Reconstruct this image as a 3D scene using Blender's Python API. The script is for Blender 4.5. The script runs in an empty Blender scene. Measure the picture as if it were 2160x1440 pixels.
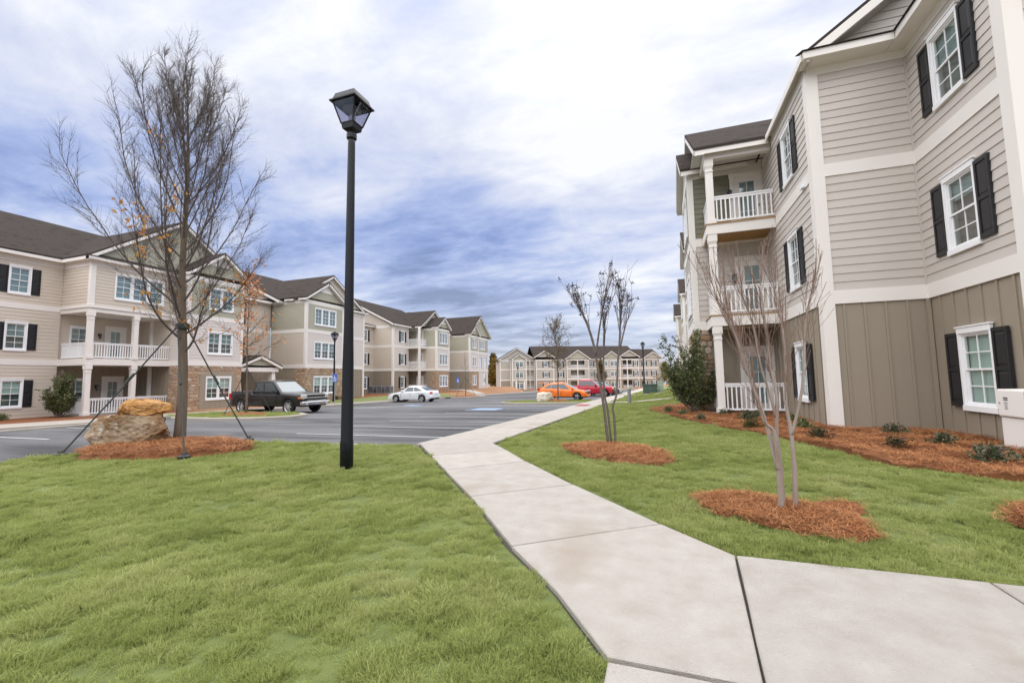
import bpy, bmesh, math, random
import numpy as np
from mathutils import Vector, Matrix
random.seed(7); rng = np.random.default_rng(7)
S = bpy.context.scene; COL = S.collection

# ------------------------------------------------------------------ camera, sky, sun, exposure
cam = bpy.data.objects.new('camera', bpy.data.cameras.new('camera')); COL.objects.link(cam)
cam.data.sensor_width = 36; cam.data.lens = 907/2160*36; cam.data.clip_end = 2000; cam.data.clip_start = 0.05
_Y = np.array([316, 71, 907.]); _Y /= np.linalg.norm(_Y)
_X = np.array([2630, -118, -907.]); _X -= _Y*_X.dot(_Y); _X /= np.linalg.norm(_X)
_M = np.stack([_X, _Y, np.cross(_X, _Y)], 1)          # camera <- world
R3 = Matrix([list(_M[0]), list(-_M[1]), list(-_M[2])]).transposed()
cam.matrix_world = R3.to_4x4()
S.camera = cam
S.view_settings.view_transform = 'Standard'; S.view_settings.look = 'None'
S.view_settings.gamma = 1; S.view_settings.use_curve_mapping = False
EXPO = 1.9
S.view_settings.exposure = EXPO
SUN_EL, SUN_AZ = math.radians(80), math.radians(195)   # very wide light from near overhead, added as fill for the walls
sd = Vector((math.sin(SUN_AZ)*math.cos(SUN_EL), math.cos(SUN_AZ)*math.cos(SUN_EL), math.sin(SUN_EL)))
sun = bpy.data.objects.new('sun', bpy.data.lights.new('sun', 'SUN')); COL.objects.link(sun)
sun.data.energy = 1.5; sun.data.angle = math.radians(130); sun.data.color = (1, .96, .90)
sun.rotation_euler = (-sd).to_track_quat('-Z', 'Y').to_euler()

W = bpy.data.worlds.new('World'); S.world = W; W.use_nodes = True
def nt(tree):
    tree.nodes.clear()
    def N(kind, **kw):
        n = tree.nodes.new(kind)
        for k, v in kw.items():
            if k.startswith('_'): setattr(n, k[1:], v)
            else:
                key = int(k[1:]) if k[0] == 'i' and k[1:].isdigit() else k.replace('__', ' ')
                if hasattr(v, 'is_linked') or isinstance(v, bpy.types.NodeSocket): tree.links.new(v, n.inputs[key])
                else: n.inputs[key].default_value = v
        return n
    return N
def sky_world():
    N = nt(W.node_tree)
    tc = N('ShaderNodeTexCoord'); d = tc.outputs['Generated']
    sp = N('ShaderNodeSeparateXYZ', i0=d)
    zz = N('ShaderNodeMath', _operation='MAXIMUM', i0=sp.outputs[2], i1=0.0).outputs[0]
    den = N('ShaderNodeMath', _operation='ADD', i0=zz, i1=0.10).outputs[0]
    px = N('ShaderNodeMath', _operation='DIVIDE', i0=sp.outputs[0], i1=den).outputs[0]
    py = N('ShaderNodeMath', _operation='DIVIDE', i0=sp.outputs[1], i1=den).outputs[0]
    pv = N('ShaderNodeCombineXYZ', i0=px, i1=py, i2=0.0).outputs[0]
    mp = N('ShaderNodeMapping', i0=pv, Rotation=(0, 0, math.radians(24)), Scale=(0.78, 1.18, 1)).outputs[0]
    n1 = N('ShaderNodeTexNoise', Vector=mp, Scale=0.75, Detail=7.0, Roughness=0.56, Distortion=0.25).outputs['Fac']
    n2 = N('ShaderNodeTexNoise', Vector=mp, Scale=2.7, Detail=8.0, Roughness=0.62, Distortion=0.35).outputs['Fac']
    mp3 = N('ShaderNodeMapping', i0=pv, Rotation=(0, 0, math.radians(-8)), Scale=(0.35, 1.1, 1)).outputs[0]
    n3 = N('ShaderNodeTexNoise', Vector=mp3, Scale=1.6, Detail=5.0, Roughness=0.55).outputs['Fac']
    # clouds grow whiter and brighter with height and round the bright patch ahead
    dt = N('ShaderNodeVectorMath', _operation='DOT_PRODUCT', i0=d, i1=tuple(sd)).outputs['Value']
    glow = N('ShaderNodeMapRange', i0=N('ShaderNodeVectorMath', _operation='DOT_PRODUCT', i0=d, i1=(-.02, .85, .53)).outputs['Value'], i1=0.86, i2=1.0, i3=0.0, i4=1.0); glow.interpolation_type = 'SMOOTHSTEP'
    hi = N('ShaderNodeMapRange', i0=zz, i1=0.20, i2=0.60, i3=0.0, i4=1.0); hi.interpolation_type = 'SMOOTHSTEP'
    def mul(a, b): return N('ShaderNodeMath', _operation='MULTIPLY', i0=a, i1=b).outputs[0]
    def add(a, b): return N('ShaderNodeMath', _operation='ADD', i0=a, i1=b).outputs[0]
    t = add(mul(n1, 1.85), mul(n2, 0.95)); t = add(t, mul(n3, 0.70))
    t = add(t, mul(hi.outputs[0], 0.34)); t = add(t, mul(glow.outputs[0], 0.42)); t = add(t, -1.45)
    cr = N('ShaderNodeValToRGB', i0=t); e = cr.color_ramp
    e.elements[0].position = 0.06; e.elements[0].color = (.17, .23, .43, 1)
    e.elements[1].position = 1.0; e.elements[1].color = (.97, .97, .98, 1)
    for p, c in ((.26, (.27, .35, .63, 1)), (.44, (.42, .495, .755, 1)), (.60, (.60, .645, .82, 1)), (.78, (.755, .775, .875, 1))):
        x = e.elements.new(p); x.color = c
    gr = N('ShaderNodeMapRange', i0=zz, i1=0.10, i2=0.30, i3=0.62, i4=1.0).outputs[0]
    crs = N('ShaderNodeHueSaturation', Saturation=gr, Color=cr.outputs[0]).outputs[0]
    low = N('ShaderNodeMapRange', i0=zz, i1=0.0, i2=0.10, i3=0.85, i4=0.0); low.interpolation_type = 'SMOOTHSTEP'
    c1 = N('ShaderNodeMix', _data_type='RGBA', i0=low.outputs[0], i6=crs, i7=(.60, .63, .70, 1)).outputs[2]
    sky = N('ShaderNodeTexSky'); sky.sky_type = 'NISHITA'; sky.sun_disc = False
    sky.sun_elevation = SUN_EL; sky.sun_rotation = SUN_AZ
    # overcast brightness rises towards the zenith
    br = N('ShaderNodeMapRange', i0=zz, i1=0.5, i2=1.0, i3=10.4/2**EXPO, i4=15.0/2**EXPO).outputs[0]
    c2 = N('ShaderNodeVectorMath', _operation='SCALE', i0=c1, Scale=br).outputs[0]
    mix = N('ShaderNodeMix', _data_type='RGBA', i0=0.93, i6=sky.outputs[0], i7=c2).outputs[2]
    bg = N('ShaderNodeBackground', Color=mix, Strength=0.1)
    o = N('ShaderNodeOutputWorld'); W.node_tree.links.new(bg.outputs[0], o.inputs[0])
sky_world()

# ------------------------------------------------------------------ materials
def mat(name, col, rough=.7, col2=None, nscale=3.0, namt=.5, detail=4., bump=0., bscale=30., metal=0., spec=.4,
        stretch=(1, 1, 1), rnd=0., rough2=None, coat=0., spots=None):
    m = bpy.data.materials.new(name); m.use_nodes = True; N = nt(m.node_tree)
    geo = N('ShaderNodeNewGeometry')
    tc = N('ShaderNodeTexCoord')
    v = N('ShaderNodeMapping', i0=geo.outputs['Position'], Scale=stretch).outputs[0]
    b = N('ShaderNodeBsdfPrincipled', Roughness=rough, Metallic=metal)
    b.inputs['Specular IOR Level'].default_value = spec; b.inputs['Coat Weight'].default_value = coat
    c = None
    base = (*col, 1)
    if col2 is not None:
        n = N('ShaderNodeTexNoise', Vector=v, Scale=nscale, Detail=detail, Roughness=.6).outputs['Fac']
        f = N('ShaderNodeMapRange', i0=n, i1=.5-namt/2, i2=.5+namt/2).outputs[0]
        c = N('ShaderNodeMix', _data_type='RGBA', i0=f, i6=base, i7=(*col2, 1)).outputs[2]
    if spots:
        sc, th, sc_col = spots
        n = N('ShaderNodeTexNoise', Vector=v, Scale=sc, Detail=3., Roughness=.5).outputs['Fac']
        f = N('ShaderNodeMapRange', i0=n, i1=th, i2=th+.12).outputs[0]
        c = N('ShaderNodeMix', _data_type='RGBA', i0=f, i6=c if c is not None else base, i7=(*sc_col, 1)).outputs[2]
    if rnd:
        oi = N('ShaderNodeObjectInfo')
        f = N('ShaderNodeMapRange', i0=oi.outputs['Random'], i3=1-rnd, i4=1+rnd).outputs[0]
        hs = N('ShaderNodeHueSaturation', Value=f, Color=c if c is not None else base)
        c = hs.outputs[0]
    if c is not None: m.node_tree.links.new(c, b.inputs['Base Color'])
    else: b.inputs['Base Color'].default_value = base
    if bump:
        n = N('ShaderNodeTexNoise', Vector=v, Scale=bscale, Detail=5., Roughness=.6).outputs['Fac']
        bp = N('ShaderNodeBump', Height=n, Strength=bump, Distance=.02)
        m.node_tree.links.new(bp.outputs[0], b.inputs['Normal'])
    o = N('ShaderNodeOutputMaterial'); m.node_tree.links.new(b.outputs[0], o.inputs[0])
    return m
M = {}
M['tan'] = mat('tan_siding', (.51, .465, .42), .6, (.55, .505, .455), 1.2, .8, rnd=.025, bump=.08, bscale=60)
M['tan2'] = mat('tan_siding_left', (.55, .48, .395), .6, (.59, .52, .435), .5, .8, bump=.05, bscale=40)
M['tan_shade'] = mat('tan_siding_far_shaded', (.40, .365, .315), .7, (.43, .395, .345), .3, .8)  # partial shade on the far building put into a darker, greyer tan
M['pale'] = mat('pale_siding', (.60, .545, .50), .6, (.64, .585, .54), .5, .8)
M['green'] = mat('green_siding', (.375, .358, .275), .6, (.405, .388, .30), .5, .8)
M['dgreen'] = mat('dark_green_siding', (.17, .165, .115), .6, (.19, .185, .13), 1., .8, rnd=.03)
M['taupe'] = mat('taupe_board', (.275, .233, .175), .62, (.30, .257, .195), 1.0, .8, bump=.06, bscale=50, rnd=.02)
M['trim'] = mat('white_trim', (.765, .73, .68), .5, (.735, .695, .645), 1.5, .7, rnd=.01)
M['white'] = mat('white_vinyl', (.82, .82, .82), .4)
M['soffit'] = mat('soffit_board', (.62, .60, .57), .6)
M['pine'] = mat('raw_pine', (.42, .25, .10), .7, (.30, .16, .06), 3., .7, stretch=(1, 6, 1), spots=(2.5, .62, (.12, .06, .025)))
M['shut'] = mat('black_shutter', (.016, .016, .018), .45)
M['black'] = mat('black_paint', (.007, .008, .011), .42, spec=.3)
M['door'] = mat('door_paint', (.74, .71, .66), .45)
M['conc'] = mat('sidewalk_concrete', (.36, .328, .288), .9, (.435, .408, .37), 4.5, .42, 14., .8, 130., spots=(.9, .60, (.34, .295, .245)), rnd=.05, spec=.15)
M['kerb'] = mat('kerb_concrete', (.28, .25, .21), .85, (.34, .31, .27), 1.2, .6, 6., .2, 60.)
M['found'] = mat('foundation_concrete', (.20, .18, .155), .9, (.14, .125, .105), 4., .6)
def broom(m):
    N = m.node_tree; b = [n for n in N.nodes if n.type == 'BSDF_PRINCIPLED'][0]; bp = [n for n in N.nodes if n.type == 'BUMP'][0]
    g = N.nodes.new('ShaderNodeNewGeometry'); mp = N.nodes.new('ShaderNodeMapping'); mp.inputs['Scale'].default_value = (14, 320, 14); mp.inputs['Rotation'].default_value = (0, 0, .55)
    n = N.nodes.new('ShaderNodeTexNoise'); n.inputs['Scale'].default_value = 1.; n.inputs['Detail'].default_value = 3.; b2 = N.nodes.new('ShaderNodeBump'); b2.inputs['Strength'].default_value = .35; b2.inputs['Distance'].default_value = .006
    N.links.new(g.outputs['Position'], mp.inputs[0]); N.links.new(mp.outputs[0], n.inputs['Vector']); N.links.new(n.outputs['Fac'], b2.inputs['Height']); N.links.new(bp.outputs[0], b2.inputs['Normal']); N.links.new(b2.outputs[0], b.inputs['Normal'])
broom(M['conc'])
M['asph'] = mat('asphalt', (.050, .050, .053), .85, (.155, .155, .158), .30, .30, 6., .5, 160., stretch=(.30, 1.6, 1), spots=(.55, .58, (.15, .15, .153)), spec=.2)
M['paint'] = mat('road_paint', (.50, .50, .50), .7, (.30, .30, .30), 5., .5, 6.)
M['bpaint'] = mat('blue_paint', (.16, .28, .55), .7, (.30, .42, .62), 6., .5)
M['red_pad'] = mat('red_tactile', (.28, .06, .05), .8)
M['soil'] = mat('lawn_soil', (.12, .15, .04), .95, (.075, .095, .025), 3., .6)
M['grassfar'] = mat('mown_grass', (.13, .165, .042), .95, (.18, .205, .07), 1.6, .6, 6., .6, 40.)
M['ground'] = mat('dry_ground', (.16, .16, .06), .95, (.26, .17, .08), .15, .5, 6.)
M['mulch'] = mat('pine_straw', (.25, .092, .033), .95, (.14, .052, .019), 6., .6, 7., .9, 30., stretch=(1, 1.6, 1))
M['mulchfar'] = mat('pine_straw_far', (.32, .18, .09), .95, (.25, .12, .055), 1.3, .6, 6., .5, 20.)
M['joint'] = mat('joint_filler', (.055, .048, .038), .95)
M['roof'] = mat('roof_shingle', (.040, .033, .029), .95, (.060, .050, .044), 7., .7, 5., .5, 20., stretch=(1, 1, 2.5), spots=(2.0, .56, (.028, .024, .022)), spec=.05)
M['bark'] = mat('elm_bark', (.10, .072, .05), .9, (.17, .13, .095), 7., .7, 5., .7, 40., stretch=(1, 1, .35))
M['twig'] = mat('elm_twig', (.115, .094, .086), .9, spec=.1)
M['myr'] = mat('pale_bark', (.36, .315, .275), .8, (.21, .145, .11), 9., .5, 4., .3, 40., stretch=(1, 1, .25))
M['myrd'] = mat('grey_bark', (.085, .068, .058), .85, (.16, .135, .115), 9., .6)
M['myrtw'] = mat('red_twig', (.20, .125, .095), .8)
M['seed'] = mat('dark_seedhead', (.035, .030, .045), .9)
M['dbark'] = mat('brown_bark', (.11, .085, .065), .9, (.16, .13, .105), 8., .6)
M['rockt'] = mat('orange_rock', (.40, .19, .05), .9, (.50, .31, .15), 2.6, .35, 9., 1., 9., spots=(3.4, .52, (.20, .085, .025)), spec=.1)
M['rockb'] = mat('grey_brown_rock', (.26, .20, .135), .9, (.16, .075, .025), 1.5, .22, 9., 1., 8., spots=(3.0, .57, (.42, .37, .30)), spec=.1)
M['rockw'] = mat('pale_rock', (.55, .50, .43), .9, (.42, .36, .28), 3., .5, 6., .8, 8.)
M['mortar'] = mat('mortar', (.40, .31, .23), .95)
M['metalg'] = mat('grey_metal', (.28, .28, .29), .5, metal=.3)
M['acgrey'] = mat('ac_grey', (.30, .30, .31), .6)
M['xgreen'] = mat('transformer_green', (.045, .085, .06), .5)
M['pgreen'] = mat('pedestal_green', (.36, .46, .36), .6)
M['cab'] = mat('meter_cabinet', (.78, .755, .71), .45, (.74, .71, .66), 2., .8)
M['sign'] = mat('blue_sign', (.03, .12, .55), .5)
M['rubber'] = mat('tyre_rubber', (.014, .014, .015), .8)
M['chrome'] = mat('chrome', (.62, .62, .64), .18, metal=1.)
M['alloy'] = mat('alloy_rim', (.55, .55, .56), .35, metal=.8)
M['plastic'] = mat('dark_plastic', (.02, .02, .022), .55)
M['tail'] = mat('tail_lamp', (.45, .015, .02), .25)
M['amber'] = mat('amber_lens', (.75, .22, .03), .3)
M['lens'] = mat('lamp_lens', (.60, .62, .64), .12, metal=.4)
M['glassd'] = mat('car_glass', (.035, .05, .055), .06, spec=.9)
M['glassl'] = mat('car_windshield', (.17, .21, .23), .08, spec=.9)
M['pipe'] = mat('dark_void', (.006, .006, .006), .9)
M['strap'] = mat('guy_strap', (.03, .035, .03), .7)
M['rust'] = mat('rust_iron', (.16, .07, .03), .8, (.07, .035, .02), 8., .6)
M['ink'] = mat('black_print', (.02, .02, .025), .6)
M['inkg'] = mat('grey_print', (.25, .26, .30), .6)
M['lid'] = mat('blue_cap', (.03, .20, .60), .5)
def paint(name, c): return mat(name, c, .30, spec=.35, coat=.35)
M['car_dark'] = paint('dark_car_paint', (.010, .009, .011)); M['car_white'] = paint('white_car_paint', (.66, .68, .70))
M['car_orange'] = paint('orange_car_paint', (.80, .17, .012)); M['car_red'] = paint('red_car_paint', (.42, .015, .035))
M['car_grey'] = paint('charcoal_car_paint', (.05, .06, .065)); M['car_silver'] = paint('silver_car_paint', (.42, .43, .44))

def ramp_mat(name, cols, rough=.9, by='Random', trans=0., scale=.6):
    m = bpy.data.materials.new(name); m.use_nodes = True; N = nt(m.node_tree)
    if by == 'Random': f = N('ShaderNodeObjectInfo').outputs['Random']
    elif by == 'Island': f = N('ShaderNodeNewGeometry').outputs['Random Per Island']
    else:
        g = N('ShaderNodeNewGeometry'); oi = N('ShaderNodeObjectInfo')
        n = N('ShaderNodeTexNoise', Vector=oi.outputs['Location'], Scale=scale, Detail=3.).outputs['Fac']
        a = N('ShaderNodeMath', _operation='MULTIPLY_ADD', i0=oi.outputs['Random'], i1=.45, i2=N('ShaderNodeMath', _operation='MULTIPLY_ADD', i0=n, i1=1.6, i2=-.50).outputs[0])
        f = a.outputs[0]
    cr = N('ShaderNodeValToRGB', i0=f); e = cr.color_ramp
    e.elements[0].color = (*cols[0], 1); e.elements[1].color = (*cols[-1], 1)
    for i, c in enumerate(cols[1:-1]): x = e.elements.new((i+1)/(len(cols)-1)); x.color = (*c, 1)
    b = N('ShaderNodeBsdfPrincipled', Roughness=rough); m.node_tree.links.new(cr.outputs[0], b.inputs['Base Color'])
    b.inputs['Specular IOR Level'].default_value = .25
    out = b.outputs[0]
    if trans:
        t = N('ShaderNodeBsdfTranslucent', Color=cr.outputs[0]); x = N('ShaderNodeMixShader', i0=trans)
        m.node_tree.links.new(out, x.inputs[1]); m.node_tree.links.new(t.outputs[0], x.inputs[2]); out = x.outputs[0]
    o = N('ShaderNodeOutputMaterial'); m.node_tree.links.new(out, o.inputs[0]); return m
M['stone'] = ramp_mat('veneer_stone', [(.27, .165, .095), (.42, .30, .20), (.36, .225, .13), (.50, .40, .30), (.32, .24, .18), (.44, .295, .185)])
M['stonei'] = ramp_mat('veneer_stone_far', [(.27, .165, .095), (.42, .30, .20), (.36, .225, .13), (.50, .40, .30), (.32, .24, .18), (.44, .295, .185)], by='Island')
M['blade'] = ramp_mat('grass_blade', [(.195, .23, .068), (.285, .33, .098), (.355, .395, .135), (.425, .44, .19)], .8, 'Noise', .45, 1.3)
M['needle'] = ramp_mat('straw_needle', [(.15, .055, .019), (.30, .12, .042), (.42, .20, .085), (.26, .09, .03)], .8, 'Random')
M['leafd'] = ramp_mat('evergreen_leaf', [(.03, .045, .014), (.07, .095, .028), (.115, .14, .045), (.18, .19, .085)], .45, 'Island', .2)
M['leafs'] = ramp_mat('shrub_leaf', [(.025, .04, .018), (.055, .075, .03), (.10, .11, .06), (.14, .105, .075)], .6, 'Island', .15)
M['leafo'] = ramp_mat('orange_leaf', [(.55, .22, .08), (.64, .32, .14), (.52, .18, .07), (.62, .38, .20)], .7, 'Island', .3)
M['leafy'] = ramp_mat('yellow_leaf', [(.55, .30, .05), (.60, .24, .08), (.50, .36, .08)], .7, 'Island', .3)
M['leafb'] = ramp_mat('brown_leaf', [(.09, .06, .02), (.15, .09, .025), (.07, .065, .02), (.20, .12, .04)], .8, 'Island', .2)
M['leafa'] = ramp_mat('autumn_leaf', [(.16, .12, .02), (.30, .16, .02), (.06, .08, .02), (.35, .22, .05)], .8, 'Island', .2)
M['leafdk'] = ramp_mat('dark_leaf', [(.010, .02, .008), (.02, .035, .012), (.035, .045, .015)], .8, 'Island', .1)

def glass_mat(name, tint, f0=.06):
    m = bpy.data.materials.new(name); m.use_nodes = True; N = nt(m.node_tree)
    g = N('ShaderNodeNewGeometry'); dt = N('ShaderNodeVectorMath', _operation='DOT_PRODUCT', i0=g.outputs['Incoming'], i1=g.outputs['Normal']).outputs['Value']
    c = N('ShaderNodeMath', _operation='SUBTRACT', i0=1.0, i1=N('ShaderNodeMath', _operation='ABSOLUTE', i0=dt).outputs[0]).outputs[0]
    p5 = N('ShaderNodeMath', _operation='POWER', i0=c, i1=5.0).outputs[0]
    f = N('ShaderNodeMath', _operation='MULTIPLY_ADD', i0=p5, i1=1-f0, i2=f0)
    t = N('ShaderNodeBsdfTransparent', Color=(*tint, 1)); g = N('ShaderNodeBsdfGlossy', Color=(1, 1, 1, 1), Roughness=.015)
    x = N('ShaderNodeMixShader', i0=f.outputs[0]); m.node_tree.links.new(t.outputs[0], x.inputs[1]); m.node_tree.links.new(g.outputs[0], x.inputs[2])
    o = N('ShaderNodeOutputMaterial'); m.node_tree.links.new(x.outputs[0], o.inputs[0]); return m
M['glass'] = glass_mat('window_glass', (.72, .80, .78), .13)
M['lglass'] = glass_mat('lantern_glass', (.62, .62, .72), .08)
def slat_mat(name, c, c2, sc):
    m = bpy.data.materials.new(name); m.use_nodes = True; N = nt(m.node_tree)
    g = N('ShaderNodeNewGeometry'); sp = N('ShaderNodeSeparateXYZ', i0=g.outputs['Position'])
    w = N('ShaderNodeMath', _operation='FRACT', i0=N('ShaderNodeMath', _operation='MULTIPLY', i0=sp.outputs[2], i1=sc).outputs[0])
    mx = N('ShaderNodeMix', _data_type='RGBA', i0=w.outputs[0], i6=(*c, 1), i7=(*c2, 1))
    b = N('ShaderNodeBsdfPrincipled', Roughness=.6); m.node_tree.links.new(mx.outputs[2], b.inputs['Base Color'])
    o = N('ShaderNodeOutputMaterial'); m.node_tree.links.new(b.outputs[0], o.inputs[0]); return m
M['blind'] = slat_mat('pale_blind', (.66, .76, .71), (.54, .64, .60), 22)
M['blindg'] = slat_mat('grey_blind', (.34, .43, .45), (.24, .32, .34), 16)
M['room'] = mat('dim_room', (.15, .18, .18), .9)
M['roomr'] = mat('warm_room', (.22, .18, .165), .9)

# ------------------------------------------------------------------ mesh builder and object helpers
class Fr:
    """local wall frame: u to the right seen from outside, d inward, z up"""
    def __init__(s, o=(0, 0, 0), rot=0.):
        s.o = Vector(o); s.rot = rot; s.c = math.cos(rot); s.s = math.sin(rot)
    def __call__(s, u, d, z): return (s.o.x + u*s.c - d*s.s, s.o.y + u*s.s + d*s.c, s.o.z + z)
ID = Fr()
NEG_Y, POS_X, NEG_X = 0., math.pi/2, -math.pi/2
class MB:
    def __init__(s, fr=None): s.v = []; s.f = []; s.mi = []; s.fr = fr or ID
    def add(s, vs, fs, mi=0, raw=False):
        b = len(s.v)
        s.v += [tuple(v) for v in vs] if raw else [s.fr(*v) for v in vs]
        s.f += [tuple(b+i for i in f) for f in fs]; s.mi += [mi]*len(fs)
    def box(s, a0, a1, b0, b1, c0, c1, mi=0):
        s.add([(a0,b0,c0),(a1,b0,c0),(a1,b1,c0),(a0,b1,c0),(a0,b0,c1),(a1,b0,c1),(a1,b1,c1),(a0,b1,c1)],
              [(0,3,2,1),(4,5,6,7),(0,1,5,4),(1,2,6,5),(2,3,7,6),(3,0,4,7)], mi)
    def hexa(s, bot, top, mi=0):
        n = len(bot)
        s.add(list(bot)+list(top), [tuple(range(n-1, -1, -1)), tuple(range(n, 2*n))] + [(i, (i+1) % n, n+(i+1) % n, n+i) for i in range(n)], mi)
    def prism_uz(s, pts, d0, d1, mi=0):          # polygon in (u,z), extruded in d
        s.hexa([(p[0], d0, p[1]) for p in pts], [(p[0], d1, p[1]) for p in pts], mi)
    def slab(s, pts, th, mi=0):                  # 3-D polygon thickened downward
        s.hexa([(p[0], p[1], p[2]-th) for p in pts], pts, mi)
    def beam(s, p, q, w, h, mi=0):               # bar from p to q (top edge line), w wide, h deep downward
        p = Vector(p); q = Vector(q); a = (q-p).normalized(); sd_ = a.cross(Vector((0, 0, 1)))
        if sd_.length < 1e-4: sd_ = Vector((1, 0, 0))
        sd_.normalize(); up = sd_.cross(a)
        v = []
        for e in (p, q):
            for i, j in ((-1, -1), (1, -1), (1, 0), (-1, 0)): v.append(e + sd_*(w/2*i) + up*(h*j))
        s.add(v, [(3,2,1,0),(4,5,6,7),(0,1,5,4),(1,2,6,5),(2,3,7,6),(3,0,4,7)], mi)
    def tube(s, pts, rad, n=6, mi=0, cap=True):
        pts = [Vector(p) for p in pts]; b = []; fs = []; ref = None
        for i, p in enumerate(pts):
            t = (pts[min(i+1, len(pts)-1)] - pts[max(i-1, 0)])
            if t.length < 1e-9: t = Vector((0, 0, 1))
            t.normalize()
            if ref is None: ref = t.orthogonal().normalized()
            ref = (ref - t*ref.dot(t))
            if ref.length < 1e-6: ref = t.orthogonal()
            ref.normalize(); k = t.cross(ref); r = rad[i] if hasattr(rad, '__len__') else rad
            for j in range(n):
                a = 2*math.pi*j/n; b.append(p + ref*(math.cos(a)*r) + k*(math.sin(a)*r))
        for i in range(len(pts)-1):
            for j in range(n):
                fs.append((i*n+j, i*n+(j+1) % n, (i+1)*n+(j+1) % n, (i+1)*n+j))
        if cap: fs += [tuple(range(n-1, -1, -1)), tuple(range((len(pts)-1)*n, len(pts)*n))]
        s.add(b, fs, mi)
    def lathe(s, prof, c=(0, 0, 0), n=12, axis='z', mi=0, cap=True):
        v = []; fs = []
        for r, h in prof:
            for j in range(n):
                a = 2*math.pi*(j+.5)/n; x, y = r*math.cos(a), r*math.sin(a)
                v.append((c[0]+x, c[1]+y, c[2]+h) if axis == 'z' else (c[0]+x, c[1]+h, c[2]+y))
        for i in range(len(prof)-1):
            for j in range(n): fs.append((i*n+j, i*n+(j+1) % n, (i+1)*n+(j+1) % n, (i+1)*n+j))
        if cap: fs += [tuple(range(n-1, -1, -1)), tuple(range((len(prof)-1)*n, len(prof)*n))]
        s.add(v, fs, mi)
    def mesh(s, name, mats, off=(0, 0, 0), smooth=False):
        me = bpy.data.meshes.new(name); o = Vector(off)
        me.from_pydata([Vector(v)-o for v in s.v], [], s.f)
        for m in (mats if isinstance(mats, (list, tuple)) else [mats]): me.materials.append(M[m] if isinstance(m, str) else m)
        if len(me.materials) > 1: me.polygons.foreach_set('material_index', s.mi)
        if smooth: me.polygons.foreach_set('use_smooth', [True]*len(me.polygons))
        bm = bmesh.new(); bm.from_mesh(me); bmesh.ops.recalc_face_normals(bm, faces=bm.faces); bm.to_mesh(me); bm.free()
        me.update(); return me
    def build(s, name, mats, parent=None, smooth=False, loc=None, bevel=0., **props):
        off = loc if loc is not None else (0, 0, 0)
        if parent is not None: off = wloc(parent)
        o = bpy.data.objects.new(name, s.mesh(name, mats, off, smooth)); COL.objects.link(o)
        if parent is not None: o.parent = parent
        elif loc is not None: o.location = loc
        if bevel:
            b = o.modifiers.new('bevel', 'BEVEL'); b.width = bevel; b.segments = 2; b.limit_method = 'ANGLE'; b.angle_limit = .6
        for k, v in props.items(): o[k] = v
        return o
def wloc(o):
    p = Vector((0, 0, 0))
    while o is not None: p = p + o.location; o = o.parent
    return p
def thing(name, label, cat, loc=(0, 0, 0), group=None):
    o = bpy.data.objects.new(name, None); COL.objects.link(o); o.location = loc; o.empty_display_size = .3
    o['label'] = label; o['category'] = cat
    if group: o['group'] = group
    return o
def inst(name, me, parent, loc=(0, 0, 0), rot=0., scale=None):
    o = bpy.data.objects.new(name, me); COL.objects.link(o); o.parent = parent; o.location = loc
    if rot: o.rotation_euler = (0, 0, rot)
    if scale: o.scale = scale
    return o
def raw_obj(name, verts, faces, mats, parent=None, mi=None, smooth=False, **props):
    me = bpy.data.meshes.new(name); me.from_pydata(verts, [], faces)
    for m in mats: me.materials.append(M[m])
    if mi is not None: me.polygons.foreach_set('material_index', mi)
    if smooth: me.polygons.foreach_set('use_smooth', [True]*len(me.polygons))
    o = bpy.data.objects.new(name, me); COL.objects.link(o)
    if parent is not None: o.parent = parent
    for k, v in props.items(): o[k] = v
    return o
def copy_tree(o, parent=None):
    c = o.copy(); COL.objects.link(c)
    if parent is not None: c.parent = parent
    for ch in list(o.children): copy_tree(ch, c)
    return c

# ------------------------------------------------------------------ terrain
def zpath(y): return -1.37 - .018*max(0., y-8)
def zlot(x, y): return -1.50 - .018*max(0., y-8) - .006*max(0., -5-x)
def sst(a, b, t):
    t = min(1., max(0., (t-a)/(b-a))); return t*t*(3-2*t)
PADR, PADL = -1.27, -1.75
def zright(x, y):
    pad = PADR - .012*max(0., y-24)
    return zpath(y) + sst(-3., 2.4, x)*sst(3.5, 6.2, y)*(pad - zpath(y))
def zleft(x, y):
    w = zlot(-24., y) + .13
    return w + sst(-24.8, -28.0, x)*(PADL - w)
def inpoly(x, y, P):
    x = np.asarray(x); y = np.asarray(y); r = np.zeros(x.shape, bool); n = len(P)
    for i in range(n):
        x1, y1 = P[i]; x2, y2 = P[(i+1) % n]
        c = ((y1 > y) != (y2 > y)); 
        with np.errstate(divide='ignore', invalid='ignore'):
            r ^= c & (x < (x2-x1)*(y-y1)/((y2-y1) if y2 != y1 else 1e-9) + x1)
    return r
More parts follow.
